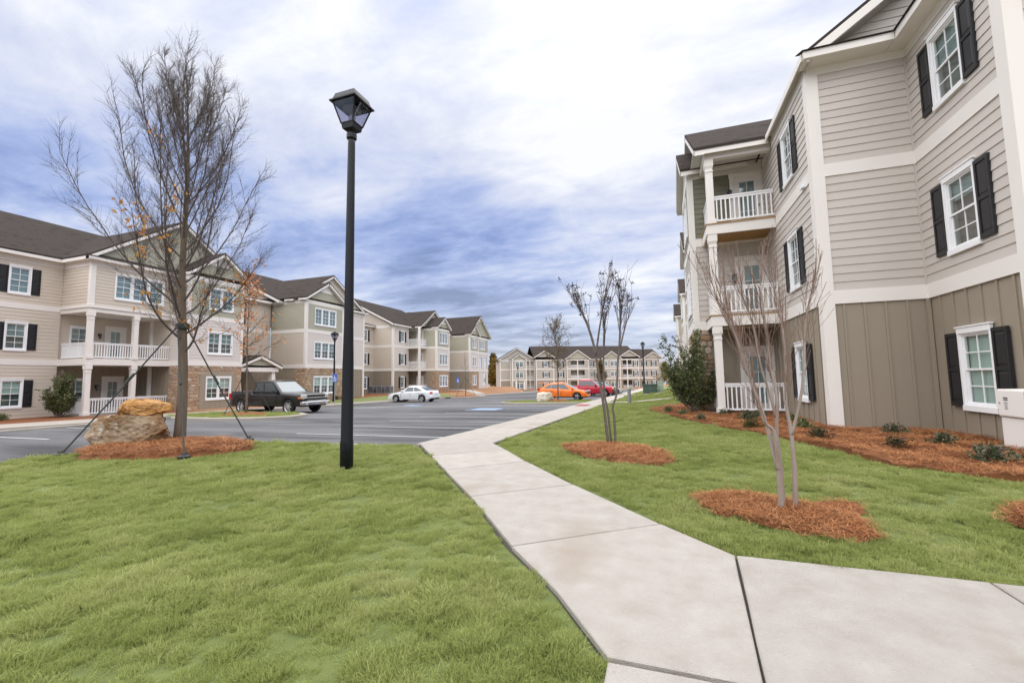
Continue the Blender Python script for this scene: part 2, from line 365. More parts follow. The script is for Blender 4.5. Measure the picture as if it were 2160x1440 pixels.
def sheet(name, P, zf, mats, step=1., thick=.12, **props):
    """polygon P as a surface following zf, with a skirt of the given thickness"""
    bm = bmesh.new(); vs = [bm.verts.new((p[0], p[1], 0)) for p in P]; bm.faces.new(vs)
    xs = [p[0] for p in P]; ys = [p[1] for p in P]
    for ax, lo, hi in ((0, min(xs), max(xs)), (1, min(ys), max(ys))):
        k = lo + step
        while k < hi:
            co = [0, 0, 0]; co[ax] = k; no = [0, 0, 0]; no[ax] = 1
            bmesh.ops.bisect_plane(bm, geom=bm.verts[:]+bm.edges[:]+bm.faces[:], plane_co=co, plane_no=no); k += step
    bound = [e for e in bm.edges if len(e.link_faces) == 1]
    if thick:
        r = bmesh.ops.extrude_edge_only(bm, edges=bound)
        low = {v for v in r['geom'] if isinstance(v, bmesh.types.BMVert)}
    else: low = set()
    for v in bm.verts: v.co.z = zf(v.co.x, v.co.y) - (thick if v in low else 0)
    bmesh.ops.recalc_face_normals(bm, faces=bm.faces)
    up = sum(f.normal.z for f in bm.faces)
    if up < 0: bmesh.ops.reverse_faces(bm, faces=bm.faces)
    me = bpy.data.meshes.new(name); bm.to_mesh(me); bm.free(); me.materials.append(M[mats])
    o = bpy.data.objects.new(name, me); COL.objects.link(o)
    for k, v in props.items(): o[k] = v
    return o
ST = dict(kind='structure')
sheet('ground', [(-400, -60), (300, -60), (300, 600), (-400, 600)], lambda x, y: (-1.9 - .018*max(0., y-8) - .003*max(0, -x)), 'ground', 40., 0, **ST)
lot = sheet('parking_lot', [(-25.4, -30), (-4.9, -30), (-4.9, 150), (-25.4, 150)], zlot, 'asph', 2., 0, **ST)
sheet('cross_street', [(-90, 100), (-25.41, 76), (-25.41, 98), (-90, 122)], lambda x, y: zlot(-25, y), 'asph', 6., 0, **ST)

# ------------------------------------------------------------------ ground: lawns, walks, beds, kerbs, markings
LAWN_L = [(-.34, -2), (-.31, 2.24), (-.70, 2.8), (-1.24, 3.42), (-2.19, 4.70), (-3.18, 5.93), (-4.1, 7.1), (-5.02, 8.05), (-6.8, 8.0),
          (-7.9, 7.85), (-9.0, 7.75), (-10.2, 7.6), (-11.1, 7.2), (-11.55, 6.5), (-11.55, 5.6), (-11.3, 4.6), (-11.3, 3), (-11.3, -2)]
LAWN_R = [(.47, 3.78), (2.1, 3.76), (9, 3.76), (9, 6.2), (6, 6.35), (3.91, 6.70), (3.49, 6.78), (2.98, 7.4), (2.67, 8.9), (2.05, 10.4), (.96, 12.8), (-.5, 18.2),
          (-.45, 20.5), (1.2, 22.2), (1.2, 62), (-3.44, 62), (-3.44, 8.72), (-2.15, 6.9), (-1.08, 5.57), (-.02, 4.34)]
BED_R = [(9, 6.2), (6, 6.35), (3.91, 6.70), (3.49, 6.78), (2.98, 7.4), (2.67, 8.9), (2.05, 10.4), (.96, 12.8), (-.5, 18.2), (-.45, 20.5), (1.2, 22.2), (5.0, 22.2), (5.0, 15), (9, 13)]
ISL_R = [(-10.3, 29.3), (-11.1, 30.2), (-11.1, 31.8), (-10.4, 32.8), (-5.0, 33.1), (-5.0, 29.5)]
ISL_L = [(-23.4, 14.2), (-19, 13.9), (-17, 14.4), (-16.2, 15.4), (-16.6, 16.6), (-17.6, 17.3), (-23.4, 17.5)]
def und(x, y): return .018*math.sin(2.1*x+1.3*y) + .014*math.sin(3.7*y-1.9*x+1) 
zl = lambda x, y: zpath(y) - .045 + und(x, y)*.8
zr = lambda x, y: zright(x, y) - .04 + und(x, y)*.6
sheet('lawn', LAWN_L, zl, 'soil', .6, .2, **ST)
sheet('lawn', LAWN_R, zr, 'soil', .8, .2, **ST)
zil = lambda x, y: zlot(x, y) + .12
sheet('island_lawn', ISL_R, zil, 'grassfar', 1., .2, **ST)
sheet('island_lawn', ISL_L, zil, 'grassfar', 1., .2, **ST)
bedz = lambda x, y: zright(x, y) + .035 + .02*math.sin(5*x+3*y) + .015*math.sin(9*y-4*x)
sheet('planting_bed', BED_R, bedz, 'mulch', .35, .1, **ST)
def kerb(P, zf, w=.15, closed=True, name='kerb'):
    """extruded kerb just outside polygon P (list of xy), top follows zf"""
    m = MB(); n = len(P); c = Vector((sum(p[0] for p in P)/n, sum(p[1] for p in P)/n, 0))
    ring = []
    for i in range(n):
        p = Vector((*P[i], 0)); a = Vector((*P[i-1], 0)) if (closed or i) else p; b = Vector((*P[(i+1) % n], 0)) if (closed or i < n-1) else p
        t = (b-a).normalized(); nr = Vector((t.y, -t.x, 0))
        if closed and nr.dot(p-c) < 0: nr = -nr
        ring.append((p, p+nr*w))
    vs = []; fs = []
    for p, q in ring:
        zt = zf(p.x, p.y); vs += [(p.x, p.y, zt-.3), (p.x, p.y, zt), (q.x-(q.x-p.x)*.15, q.y-(q.y-p.y)*.15, zt), (q.x, q.y, zt-.025), (q.x, q.y, zt-.3)]
    for i in range(n if closed else n-1):
        j = (i+1) % n
        for k in range(4): fs.append((i*5+k, j*5+k, j*5+k+1, i*5+k+1))
    if not closed: fs += [(0, 1, 2, 3, 4), tuple((n-1)*5+k for k in (4, 3, 2, 1, 0))]
    m.add(vs, fs); return m.build(name, 'kerb', **ST)
kerb(LAWN_L[7:], lambda x, y: zpath(y)-.05, .13, closed=False)
kerb(ISL_R, lambda x, y: zil(x, y)+.012, .28); kerb(ISL_L, lambda x, y: zil(x, y)+.012, .28)
kerb([(-5.0, 8.1)] + [(-5.0, y) for y in range(10, 112, 3)], lambda x, y: zpath(y)-.006, .16, closed=False)

# sidewalk: one cast slab per child
walk = sheet('sidewalk', [(-.31, -3), (-.31, 2.24), (-.70, 2.8), (-1.24, 3.42), (-2.19, 4.70), (-3.18, 5.93), (-5.0, 8.2), (-5.0, 110), (-3.46, 110), (-3.46, 8.7),
             (-2.15, 6.9), (-1.08, 5.57), (.45, 3.75), (9, 3.75), (9, -3)], lambda x, y: zpath(y)-.028, 'joint', 4., .1, **ST)
def wob(P, amp=.012, n=5):
    out = []
    for i in range(len(P)):
        a = Vector(P[i]); b = Vector(P[(i+1) % len(P)]); k = max(1, int((b-a).length/.3))
        for j in range(k):
            q = a.lerp(b, j/k); s_ = .0 if j == 0 else amp
            out.append((q.x + random.uniform(-s_, s_), q.y + random.uniform(-s_, s_)))
    return out
def slab(P, lift=0., wide=None):
    g = .0085 if wide is None else wide; c = Vector((sum(p[0] for p in P)/len(P), sum(p[1] for p in P)/len(P)))
    Q = []
    for p in P:
        d = c - Vector(p); Q.append(Vector(p) + d.normalized()*g*1.2)
    m = MB(); n = len(Q); tilt = random.uniform(-.002, .002)
    Q = [Vector(q) for q in wob([tuple(q) for q in Q], .0035)]; n = len(Q)
    top = [(q.x, q.y, zpath(q.y)+lift+tilt*(q.x-c.x)) for q in Q]
    inn = [(q.x + (c.x-q.x)*.012, q.y + (c.y-q.y)*.012, zpath(q.y)+.006+lift+tilt*(q.x-c.x)) for q in Q]
    b = len(m.v); m.hexa([(t[0], t[1], t[2]-.09) for t in top], top)
    m.f.pop(1); m.mi.pop(1)
    m.add(inn, [tuple(range(n))]); o = len(m.v)-n
    for i in range(n): m.f.append((n+i, n+(i+1) % n, o+(i+1) % n, o+i)); m.mi.append(0)
    m.build('paving_slab', 'conc', walk)
Lp = [(-.31, 2.24), (-.70, 2.80), (-1.22, 3.42), (-2.17, 4.68), (-3.16, 5.91), (-3.98, 6.92), (-5.0, 8.2)]
Rp = [(.38, 2.24), (.46, 3.76), (-.06, 4.32), (-1.12, 5.56), (-2.15, 6.86), (-2.86, 7.86), (-3.46, 8.7)]
slab([Lp[0], (.37, 2.24), (.47, 3.75), Rp[2], Lp[2], Lp[1]])
for i in range(2, 6): slab([Lp[i], Rp[i], Rp[i+1], Lp[i+1]], 0., .012+.004*(i-1))
for x0, x1 in ((.372, 1.95), (1.95, 3.5), (3.5, 5.05), (5.05, 6.6), (6.6, 8.2)): slab([(x0, 2.24), (x1, 2.24), (x1, 3.75), (x0+(.10 if x0 < 1 else 0), 3.75)])
for x0, x1 in ((-.31, 1.2), (1.2, 2.7), (2.7, 4.2)): slab([(x0, .7), (x1, .7), (x1, 2.22), (x0, 2.22)])
y = 8.7
slab([Lp[6], Rp[6], (-3.46, 10.2), (-5.0, 10.2)]); y = 10.2
while y < 110:
    s_ = 1.52 if y < 60 else 6.
    slab([(-5.0, y), (-3.46, y), (-3.46, y+s_), (-5.0, y+s_)], 0., .028); y += s_
m = MB(); m.hexa([(-4.75, 24.4, zpath(24.4)+.004), (-4.1, 24.4, zpath(24.4)+.004), (-4.1, 26.2, zpath(26.2)+.004), (-4.75, 26.2, zpath(26.2)+.004)],
                 [(-4.75, 24.4, zpath(24.4)+.022), (-4.1, 24.4, zpath(24.4)+.022), (-4.1, 26.2, zpath(26.2)+.022), (-4.75, 26.2, zpath(26.2)+.022)])
m.build('tactile_paving', 'red_pad', walk)
for i, (ya, yb, xb) in enumerate(((28.2, 29.6, 3.6), (46.6, 48.0, 1.9))):
    sheet('footpath', [(-3.44, ya), (xb, ya), (xb, yb), (-3.44, yb)], lambda x, y: zright(x, y)+.03, 'conc', 1.5, .12, **ST)
# left walk, beds and banks
zw = lambda x, y: zlot(x, y) + .13
sheet('sidewalk', [(-24.7, -8), (-21.8, -8), (-21.8, 13.9), (-23.5, 14.3), (-23.5, 96), (-25.2, 96), (-25.2, 14.3), (-24.7, 13.9)], zw, 'kerb', 2., .15, **ST)
kerb([(-21.8, -8), (-21.8, 13.7)], lambda x, y: zw(x, y)+.004, closed=False); kerb([(-23.5, 17.6)] + [(-23.5, y) for y in range(20, 97, 4)], lambda x, y: zw(x, y)+.004, closed=False)
sheet('planting_bed', [(-36, -8), (-24.72, -8), (-24.72, 13.9), (-25.22, 14.3), (-25.22, 19), (-36, 19)], zleft, 'mulch', 1.2, .1, **ST)
sheet('straw_bank', [(-36, 19), (-25.22, 19), (-25.22, 28.6), (-36, 28.6)], zleft, 'mulchfar', 1.2, .1, **ST)
sheet('bank_lawn', [(-27.6, 28.6), (-25.22, 28.6), (-25.22, 47), (-28.9, 47)], zleft, 'grassfar', 1.2, .1, **ST)
sheet('planting_bed', [(-40, 28.6), (-27.6, 28.6), (-28.9, 47), (-27, 50), (-27, 58), (-40, 58)], zleft, 'mulch', 1.5, .1, **ST)
sheet('bank_lawn', [(-28.9, 47), (-25.22, 47), (-25.22, 51), (-27, 50)], zleft, 'grassfar', 1.2, .1, **ST)
sheet('straw_bank', [(-27, 50), (-25.22, 51), (-25.22, 80), (-40, 80), (-40, 58), (-27, 58)], zleft, 'mulchfar', 1.5, .1, **ST)
sheet('entry_ramp', [(-33, 58.6), (-25.2, 57), (-25.2, 60), (-33, 61)], lambda x, y: zleft(x, y)+.06, 'conc', 2., .15, **ST)
# far side of the street
sheet('straw_bank', [(-70, 112), (-4, 112), (40, 128), (60, 200), (-90, 200)], lambda x, y: -3.45 - .004*(y-112), 'mulchfar', 12., .2, **ST)
sheet('far_lawn', [(-3.44, 62), (1.2, 62), (30, 62), (60, 120), (-3.44, 108)], lambda x, y: zright(x, y)+.02, 'grassfar', 6., .1, **ST)

# painted markings lie on the lot as thin films
def stripe(p, q, w, mt='paint', name='stall_line', lift=.006):
    p = Vector((*p, 0)); q = Vector((*q, 0)); t = (q-p).normalized(); nr = Vector((-t.y, t.x, 0))*w/2; k = max(1, int((q-p).length/2)); m = MB()
    vs = []; fs = []
    for i in range(k+1):
        c = p.lerp(q, i/k)
        for e in (c-nr, c+nr): vs.append((e.x, e.y, zlot(e.x, e.y)+lift))
    for i in range(k): fs.append((2*i, 2*i+2, 2*i+3, 2*i+1))
    m.add(vs, fs); return m.build(name, mt, lot)
for y in (10.25, 12.6, 14.95, 17.3, 19.65, 22.0, 24.4, 26.8): stripe((-10.45, y), (-5.4, y), .10)
for y in (36.0, 39.2, 42.0, 44.8, 47.6, 50.4, 53.2, 56.): stripe((-10.5, y), (-5.4, y), .10)
for y in (2.2, 4.8, 7.55, 10.1): stripe((-21.5, y), (-16.9, y), .10)
for y in (18.0, 20.9, 23.6, 28.8, 31.6, 34.4, 37.2, 40): stripe((-23.1, y), (-17.9, y), .10)
for i in range(6): stripe((-19.9, 23.4+i*.85), (-17.9, 24.2+i*.85), .13, name='hatch_line')
stripe((-17.9, 23.6), (-17.9, 28.8), .10, name='hatch_line')
def patch(P, mt, name, lift=.006):
    m = MB(); m.add([(x, y, zlot(x, y)+lift) for x, y in P], [tuple(range(len(P)))]); return m.build(name, mt, lot)
def access_mark(cx, cy, s):
    patch([(cx-s, cy-s), (cx+s, cy-s), (cx+s, cy+s), (cx-s, cy+s)], 'bpaint', 'blue_square')
    m = MB(); z = lambda x, y: zlot(x, y)+.011
    def quad(P): m.add([(cx+a*s, cy+b*s, z(cx+a*s, cy+b*s)) for a, b in P], [tuple(range(len(P)))])
    quad([(.45, -.1), (.6, .05), (.75, -.1), (.6, -.25)])                # head, facing the drive
    quad([(.4, -.2), (.4, -.05), (-.1, .0), (-.1, -.15)]); quad([(-.1, -.15), (-.1, .4), (-.25, .4), (-.25, -.15)]); quad([(-.25, .3), (-.25, .45), (-.7, .55), (-.7, .4)])
    for k in range(9):
        a = math.radians(60+k*30); b = a+math.radians(30)
        quad([(-.25+.4*math.cos(a), -.1+.4*math.sin(a)), (-.25+.4*math.cos(b), -.1+.4*math.sin(b)), (-.25+.28*math.cos(b), -.1+.28*math.sin(b)), (-.25+.28*math.cos(a), -.1+.28*math.sin(a))])
    m.build('wheelchair_symbol', 'paint', lot)
access_mark(-9.6, 23.2, .75); access_mark(-17.3, 27.6, .6)
stripe((-10.45, 22.0), (-10.45, 24.4), .10, 'bpaint'); stripe((-10.4, 24.1), (-5.4, 24.1), .1, 'bpaint')

# pine-straw mounds
def mound(P, h, zf, name='mulch_bed'):
    xs = [p[0] for p in P]; ys = [p[1] for p in P]; cx, cy = sum(xs)/len(P), sum(ys)/len(P)
    P2 = [Vector(p) for p in wob(P, .05)]; n = len(P2); m = MB(); vs = []; fs = []
    R = [1.0, .93, .8, .6, .35]; H = [-.03, .45, .75, .92, 1.]
    for r, hh in zip(R, H):
        for p in P2:
            x = cx+(p.x-cx)*r; y = cy+(p.y-cy)*r; vs.append((x, y, zf(x, y) + hh*h + (random.uniform(-.012, .012) if hh > 0 else 0)))
    vs.append((cx, cy, zf(cx, cy)+h))
    for k in range(len(R)-1):
        for i in range(n): fs.append((k*n+i, k*n+(i+1) % n, (k+1)*n+(i+1) % n, (k+1)*n+i))
    for i in range(n): fs.append(((len(R)-1)*n+i, (len(R)-1)*n+(i+1) % n, len(vs)-1))
    m.add(vs, fs); o = m.build(name, 'mulch', smooth=True, **ST); return P
MUL1 = mound([(-11.4, 5.6), (-11.55, 6.4), (-10.9, 7.0), (-10.0, 7.3), (-8.9, 7.3), (-8.15, 6.9), (-7.95, 6.1), (-8.5, 5.55), (-9.4, 5.2), (-10.4, 5.05)], .15, lambda x, y: zpath(y)-.01)
MUL2 = mound([(-1.95, 8.6), (-1.3, 9.0), (-.6, 8.6), (0, 7.85), (.16, 7.1), (-.1, 6.75), (-.55, 6.8), (-1.1, 7.2), (-1.7, 7.9)], .07, lambda x, y: zright(x, y)-.01)
MUL3 = mound([(.26, 5.22), (.72, 5.44), (1.25, 5.2), (1.62, 4.85), (1.66, 4.42), (1.4, 4.25), (1.05, 4.3), (.72, 4.58), (.42, 4.72)], .045, lambda x, y: zright(x, y)-.01)
MUL4 = mound([(2.75, 5.05), (3.1, 5.5), (3.9, 5.5), (4.1, 4.9), (3.5, 4.6), (2.95, 4.7)], .07, lambda x, y: zright(x, y)-.01)
MUL5 = mound([(-20.6, 15.4), (-19.6, 14.9), (-18.4, 15.1), (-17.9, 15.8), (-18.6, 16.5), (-20.2, 16.5)], .12, zil)
MUL6 = mound([(-8.6, 30.8), (-7.6, 30.4), (-6.6, 30.8), (-6.4, 31.6), (-7.4, 32.2), (-8.5, 31.8)], .16, zil)
MUL7 = mound([(-24.6, 47.0), (-22.9, 46.6), (-21.6, 47.4), (-21.4, 49.4), (-22.4, 50.6), (-24.2, 50)], .12, lambda x, y: zlot(x, y)+.12)
MUL3b = mound([(1.38, 5.2), (1.62, 5.33), (1.80, 5.25), (1.76, 5.0), (1.55, 4.95)], .03, lambda x, y: zright(x, y)-.01)
sheet('island_lawn', [(-25.0, 45.6), (-21.2, 46.0), (-20.6, 49.4), (-21.8, 51.4), (-25.0, 51.4)], zil, 'kerb', 1., .2, **ST)

# ------------------------------------------------------------------ building kit
def rects_minus(u0, u1, z0, z1, ops):
    zs = sorted({z0, z1} | {min(max(o[2], z0), z1) for o in ops} | {min(max(o[3], z0), z1) for o in ops})
    out = []
    for a, b in zip(zs, zs[1:]):
        if b-a < 1e-4: continue
        mid = (a+b)/2; cut = sorted((o[0], o[1]) for o in ops if o[2] < mid < o[3]); x = u0
        for c0, c1 in cut:
            if c0 > x: out.append((x, min(c0, u1), a, b))
            x = max(x, c1)
        if x < u1: out.append((x, u1, a, b))
    return [r for r in out if r[1]-r[0] > .004]
def lap_rows(z0, z1, expo=.193):
    n = max(1, round((z1-z0)/expo)); return [(z0+(z1-z0)*i/n, z0+(z1-z0)*(i+1)/n) for i in range(n)]
def plank(m, r, row, mi=0):
    u0, u1, a, b = r; za, zb = row; f = lambda z: -.020 + .016*(z-za)/(zb-za)
    da, db = f(a), f(b)
    m.add([(u0, da, a), (u1, da, a), (u1, .02, a), (u0, .02, a), (u0, db, b), (u1, db, b), (u1, .02, b), (u0, .02, b)],
          [(0,3,2,1),(4,5,6,7),(0,1,5,4),(1,2,6,5),(2,3,7,6),(3,0,4,7)], mi)
STONES = []
def stone_mesh():
    m = MB(); n = 7; a0 = random.random(); out = []
    for i in range(n):
        a = 2*math.pi*(i+.5*random.random())/n + a0
        c, s_ = math.cos(a), math.sin(a); k = 1/max(abs(c), abs(s_)); k = min(k, 1.28)
        out.append((c*k*.5*random.uniform(.9, 1), s_*k*.5*random.uniform(.9, 1)))
    out.sort(key=lambda p: math.atan2(p[1], p[0]))
    m.add([(x, .02, z) for x, z in out] + [(x*.97, -.012, z*.97) for x, z in out] + [(x*.78, -.026, z*.78) for x, z in out],
          [(i, (i+1) % n, n+(i+1) % n, n+i) for i in range(n)] + [(n+i, n+(i+1) % n, 2*n+(i+1) % n, 2*n+i) for i in range(n)] + [tuple(range(2*n, 3*n))])
    return m
def stone_field(b, fr, u0, u1, z0, z1, ops, single):
    if not STONES:
        for _ in range(7): k = stone_mesh(); STONES.append((k, k.mesh('stone', 'stone')))
    M_ = MB(fr); z = z0; base = wloc(b)
    while z < z1-.05:
        h = min(random.choice((.13, .17, .21, .26)), z1-z); u = u0 - random.random()*.2
        while u < u1:
            w = random.uniform(.16, .46); a, c = max(u, u0), min(u+w, u1); u += w
            if c-a < .07: continue
            cu, cz = (a+c)/2, z+h/2
            if any(o[0]-.01 < cu < o[1]+.01 and o[2]-.01 < cz < o[3]+.01 for o in ops): continue
            k, me = random.choice(STONES)
            if single:
                o = inst('stone', me, b, Vector(fr(cu, 0, cz))-base, fr.rot, (c-a-.008, random.uniform(.7, 1.3), h-.008))
            else:
                sx, sz, sd_ = c-a-.008, h-.008, random.uniform(.7, 1.3)
                M_.add([(cu+v[0]*sx, v[1]*sd_, cz+v[2]*sz) for v in k.v], k.f)
        z += h
    if not single and M_.v: M_.build('stone_veneer', 'stonei', b, kind='stuff')
def facade(b, fr, L, layers, ops=(), detail=1, u0=0., ends=True):
    for z0, z1, kind, mt in layers:
        o2 = [(o[0]-.03, o[1]+.03, o[2]-.03, o[3]+.03) for o in ops]
        m = MB(fr)
        for r in rects_minus(u0, L, z0, z1, ops): m.box(r[0], r[1], .012, .14, r[2], r[3])
        m.build('wall', 'mortar' if kind == 'stone' else mt, b)
        if kind == 'lap':
            M_ = MB(fr)
            for row in lap_rows(z0, z1):
                for r in rects_minus(u0, L, row[0], row[1], o2):
                    if detail == 2:
                        k = MB(fr); plank(k, r, row); k.build('siding_plank', mt, b)
                    else: plank(M_, r, row)
            if detail != 2: M_.build('lap_siding', mt, b, kind='stuff')
        elif kind == 'bb':
            k = max(1, round((L-u0)/.41)); M_ = MB(fr)
            for i in range(k+1):
                u = u0 + (L-u0)*i/k
                for r in rects_minus(u-.021, u+.021, z0, z1, o2):
                    if r[0] < u0-.0 and i == 0: r = (u0, r[1], r[2], r[3])
                    if i == k: r = (r[0], L, r[2], r[3])
                    if detail == 2:
                        q = MB(fr); q.box(r[0], r[1], -.012, .014, r[2], r[3]); q.build('batten', mt, b)
                    else: M_.box(r[0], r[1], -.012, .014, r[2], r[3])
            if detail != 2 and M_.v: M_.build('batten_strips', mt, b, kind='stuff')
        elif kind == 'stone': stone_field(b, fr, u0, L, z0, z1, o2, detail >= 2)
def board(b, fr, u0, u1, z0, z1, name='band_board', mt='trim', d0=-.032, d1=.012):
    m = MB(fr); m.box(u0, u1, d0, d1, z0, z1); return m.build(name, mt, b)
_wc = {}
def window_mesh(n, w, h, detail, cas):
    key = (n, w, h, detail, cas)
    if key in _wc: return _wc[key]
    mu = .075; uw = (w-mu*(n-1))/n; f = MB(); s_ = MB(); panes = []
    x = -w/2
    c = .055
    f.box(-w/2-c, w/2+c, -.045, .0, h, h+.11); f.box(-w/2-c-.03, w/2+c+.03, -.06, .0, h+.113, h+.14) if cas == 2 else None
    f.box(-w/2-c, w/2+c, -.055, .0, -.10, 0); 
    f.box(-w/2-c, -w/2, -.04, .0, .002, h-.002); f.box(w/2, w/2+c, -.04, 0, .002, h-.002)
    t = .030
    for i in range(n):
        a = -w/2 + i*(uw+mu); e = a+uw
        f.box(a+.001, a+t, -.018, .07, .001, h-.001); f.box(e-t, e-.001, -.018, .07, .001, h-.001)
        f.box(a+t, e-t, -.018, .07, h-t, h-.001); f.box(a+t, e-t, -.018, .07, .001, t)
        if i < n-1: f.box(e, e+mu, -.04, .05, .002, h-.002)
        ia, ie = a+t+.002, e-t-.002; mz = h/2
        for k, (za, zb, dd) in enumerate(((t+.002, mz+.02, .026), (mz-.02, h-t-.002, .006))):
            q = .028
            s_.box(ia, ia+q, dd, dd+.03, za, zb); s_.box(ie-q, ie, dd, dd+.03, za, zb)
            s_.box(ia+q, ie-q, dd, dd+.03, za, za+q+.01); s_.box(ia+q, ie-q, dd, dd+.03, zb-q, zb)
            cx = (ia+ie)/2; cz = (za+zb)/2
            s_.box(cx-.010, cx+.010, dd+.004, dd+.022, za+q+.01, zb-q); s_.box(ia+q, cx-.010, dd+.005, dd+.021, cz-.010, cz+.010); s_.box(cx+.010, ie-q, dd+.005, dd+.021, cz-.010, cz+.010)
            cells = [(ia+q, cx-.01, za+q+.01, cz-.01), (cx+.01, ie-q, za+q+.01, cz-.01), (ia+q, cx-.01, cz+.01, zb-q), (cx+.01, ie-q, cz+.01, zb-q)] if detail == 2 else [(ia+q, ie-q, za+q+.01, zb-q)]
            for cc in cells:
                p = MB(); p.add([(cc[0]-.004, dd+.014, cc[2]-.004), (cc[1]+.004, dd+.014, cc[2]-.004), (cc[1]+.004, dd+.014, cc[3]+.004), (cc[0]-.004, dd+.014, cc[3]+.004)], [(0, 1, 2, 3)])
                panes.append(p.mesh('pane', 'glass'))
    _wc[key] = (f.mesh('window', 'white'), s_.mesh('sash', 'white'), panes); return _wc[key]
_bc = {}
def window(b, fr, uc, z0, w=.82, h=1.42, n=1, detail=1, blind=('room', 0., 'blind'), shutters=False, cas=1, d=0.):
    fm, sm, panes = window_mesh(n, w, h, detail, cas); base = wloc(b)
    o = inst('window', fm, b, Vector(fr(uc, d-.012, z0))-base, fr.rot)
    inst('sash', sm, o)
    for p in panes: inst('pane', p, o)
    key = (w, h, blind)
    if key not in _bc:
        back, frac, bl = blind; q = MB(); q.box(-w/2-.02, w/2+.02, .15, .17, -.02, h+.02); r = [('back_panel', q.mesh('back_panel', back))]
        if frac > 0:
            q = MB(); q.box(-w/2+.03, w/2-.03, .085, .092, h*(1-frac), h-.02); r.append(('blind', q.mesh('blind', bl)))
        _bc[key] = r
    for nm, me in _bc[key]: inst(nm, me, o)
    if shutters:
        for s_ in (-1, 1):
            me = shutter_mesh(h+.06); inst('shutter', me, b, Vector(fr(uc+s_*(w/2+.06+.185), d-.012, z0-.03))-base, fr.rot)
    return (uc-w/2, uc+w/2, z0, z0+h)
_sc = {}
def shutter_mesh(h, w=.36):
    if h in _sc: return _sc[h]
    m = MB(); r = .05
    m.box(-w/2, w/2, -.028, .004, 0, h)
    m.box(-w/2, -w/2+r, -.046, -.027, 0, h); m.box(w/2-r, w/2, -.046, -.027, 0, h)
    for a, c in ((0, .09), (h*.5-.03, h*.5+.03), (h-.07, h)): m.box(-w/2+r, w/2-r, -.045, -.027, a, c)
    for a, c in ((.12, h*.5-.06), (h*.5+.06, h-.10)): m.hexa([(-w/2+r+.015, -.027, a), (w/2-r-.015, -.027, a), (w/2-r-.015, -.027, c), (-w/2+r+.015, -.027, c)],
                                                           [(-w/2+r+.04, -.041, a+.025), (w/2-r-.04, -.041, a+.025), (w/2-r-.04, -.041, c-.025), (-w/2+r+.04, -.041, c-.025)])
    _sc[h] = m.mesh('shutter', 'shut'); return _sc[h]
def railing(b, p, q, z, h=.92, single=True, name='railing'):
    p = Vector(p); q = Vector(q); t = (q-p); L = t.length; t.normalize(); rot = math.atan2(t.y, t.x); fr = Fr((p.x, p.y, z), rot)
    m = MB(fr); m.box(0, L, -.045, .045, h-.045, h); m.box(0, L, -.025, .025, h-.12, h-.0455); m.box(0, L, -.03, .03, .07, .125)
    n = max(2, int(L/.125)); k = MB()
    k.box(-.019, .019, -.019, .019, .1255, h-.1205)
    if single:
        o = m.build(name, 'white', b); me = k.mesh('baluster', 'white'); base = wloc(b)
        for i in range(n): inst('baluster', me, o, Vector(fr(L*(i+.5)/n, 0, 0))-base, rot)
    else:
        for i in range(n): c = L*(i+.5)/n; m.box(c-.022, c+.022, -.019, .019, .1255, h-.1205)
        m.build(name, 'white', b, kind='stuff')
def column(b, x, y, z0, z1, w=.22):
    m = MB(); c = w/2; e = .035
    m.box(x-c-e, x+c+e, y-c-e, y+c+e, z0, z0+.16); m.box(x-c, x+c, y-c, y+c, z0+.16, z1-.30)
    m.box(x-c-.018, x+c+.018, y-c-.018, y+c+.018, z1-.42, z1-.38)
    m.hexa([(x-c, y-c, z1-.30), (x+c, y-c, z1-.30), (x+c, y+c, z1-.30), (x-c, y+c, z1-.30)], [(x-c-.03, y-c-.03, z1-.22), (x+c+.03, y-c-.03, z1-.22), (x+c+.03, y+c+.03, z1-.22), (x-c-.03, y+c+.03, z1-.22)])
    m.box(x-c-.03, x+c+.03, y-c-.03, y+c+.03, z1-.22, z1); m.build('column', 'trim', b)
def door(b, fr, uc, z0, w=.86, h=2.03, detail=2, glass='glass'):
    m = MB(fr); c = .12
    m.box(uc-w/2-c, uc-w/2, -.05, .0, z0, z0+h); m.box(uc+w/2, uc+w/2+c, -.05, 0, z0, z0+h); m.box(uc-w/2-c-.02, uc+w/2+c+.02, -.055, 0, z0+h, z0+h+.15)
    g = (uc-w*.27, uc+w*.27, z0+.25, z0+h-.2)
    for r in rects_minus(uc-w/2, uc+w/2, z0+.02, z0+h, [g]): m.box(r[0], r[1], -.015, .011, r[2], r[3])
    for k in range(1, 3): m.box(g[0], g[1], -.012, .004, g[2]+(g[3]-g[2])*k/3-.012, g[2]+(g[3]-g[2])*k/3+.012)
    m.box(uc-.012, uc+.012, -.011, .003, g[2], g[3])
    o = m.build('door', 'door', b)
    q = MB(fr); q.add([(g[0], -.004, g[2]), (g[1], -.004, g[2]), (g[1], -.004, g[3]), (g[0], -.004, g[3])], [(0, 1, 2, 3)]); q.build('door_glass', glass, o)
    q = MB(fr); q.add([(g[0], .0085, g[2]), (g[1], .0085, g[2]), (g[1], .0085, g[3]), (g[0], .0085, g[3])], [(0, 1, 2, 3)]); q.build('blind', 'blindg', o)
    q = MB(fr); q.lathe([(.012, -.05), (.032, -.062), (.032, -.085), (.015, -.095)], (uc+w*.41, 0, z0+.95), 8, 'y'); q.build('door_knob', 'metalg', o)
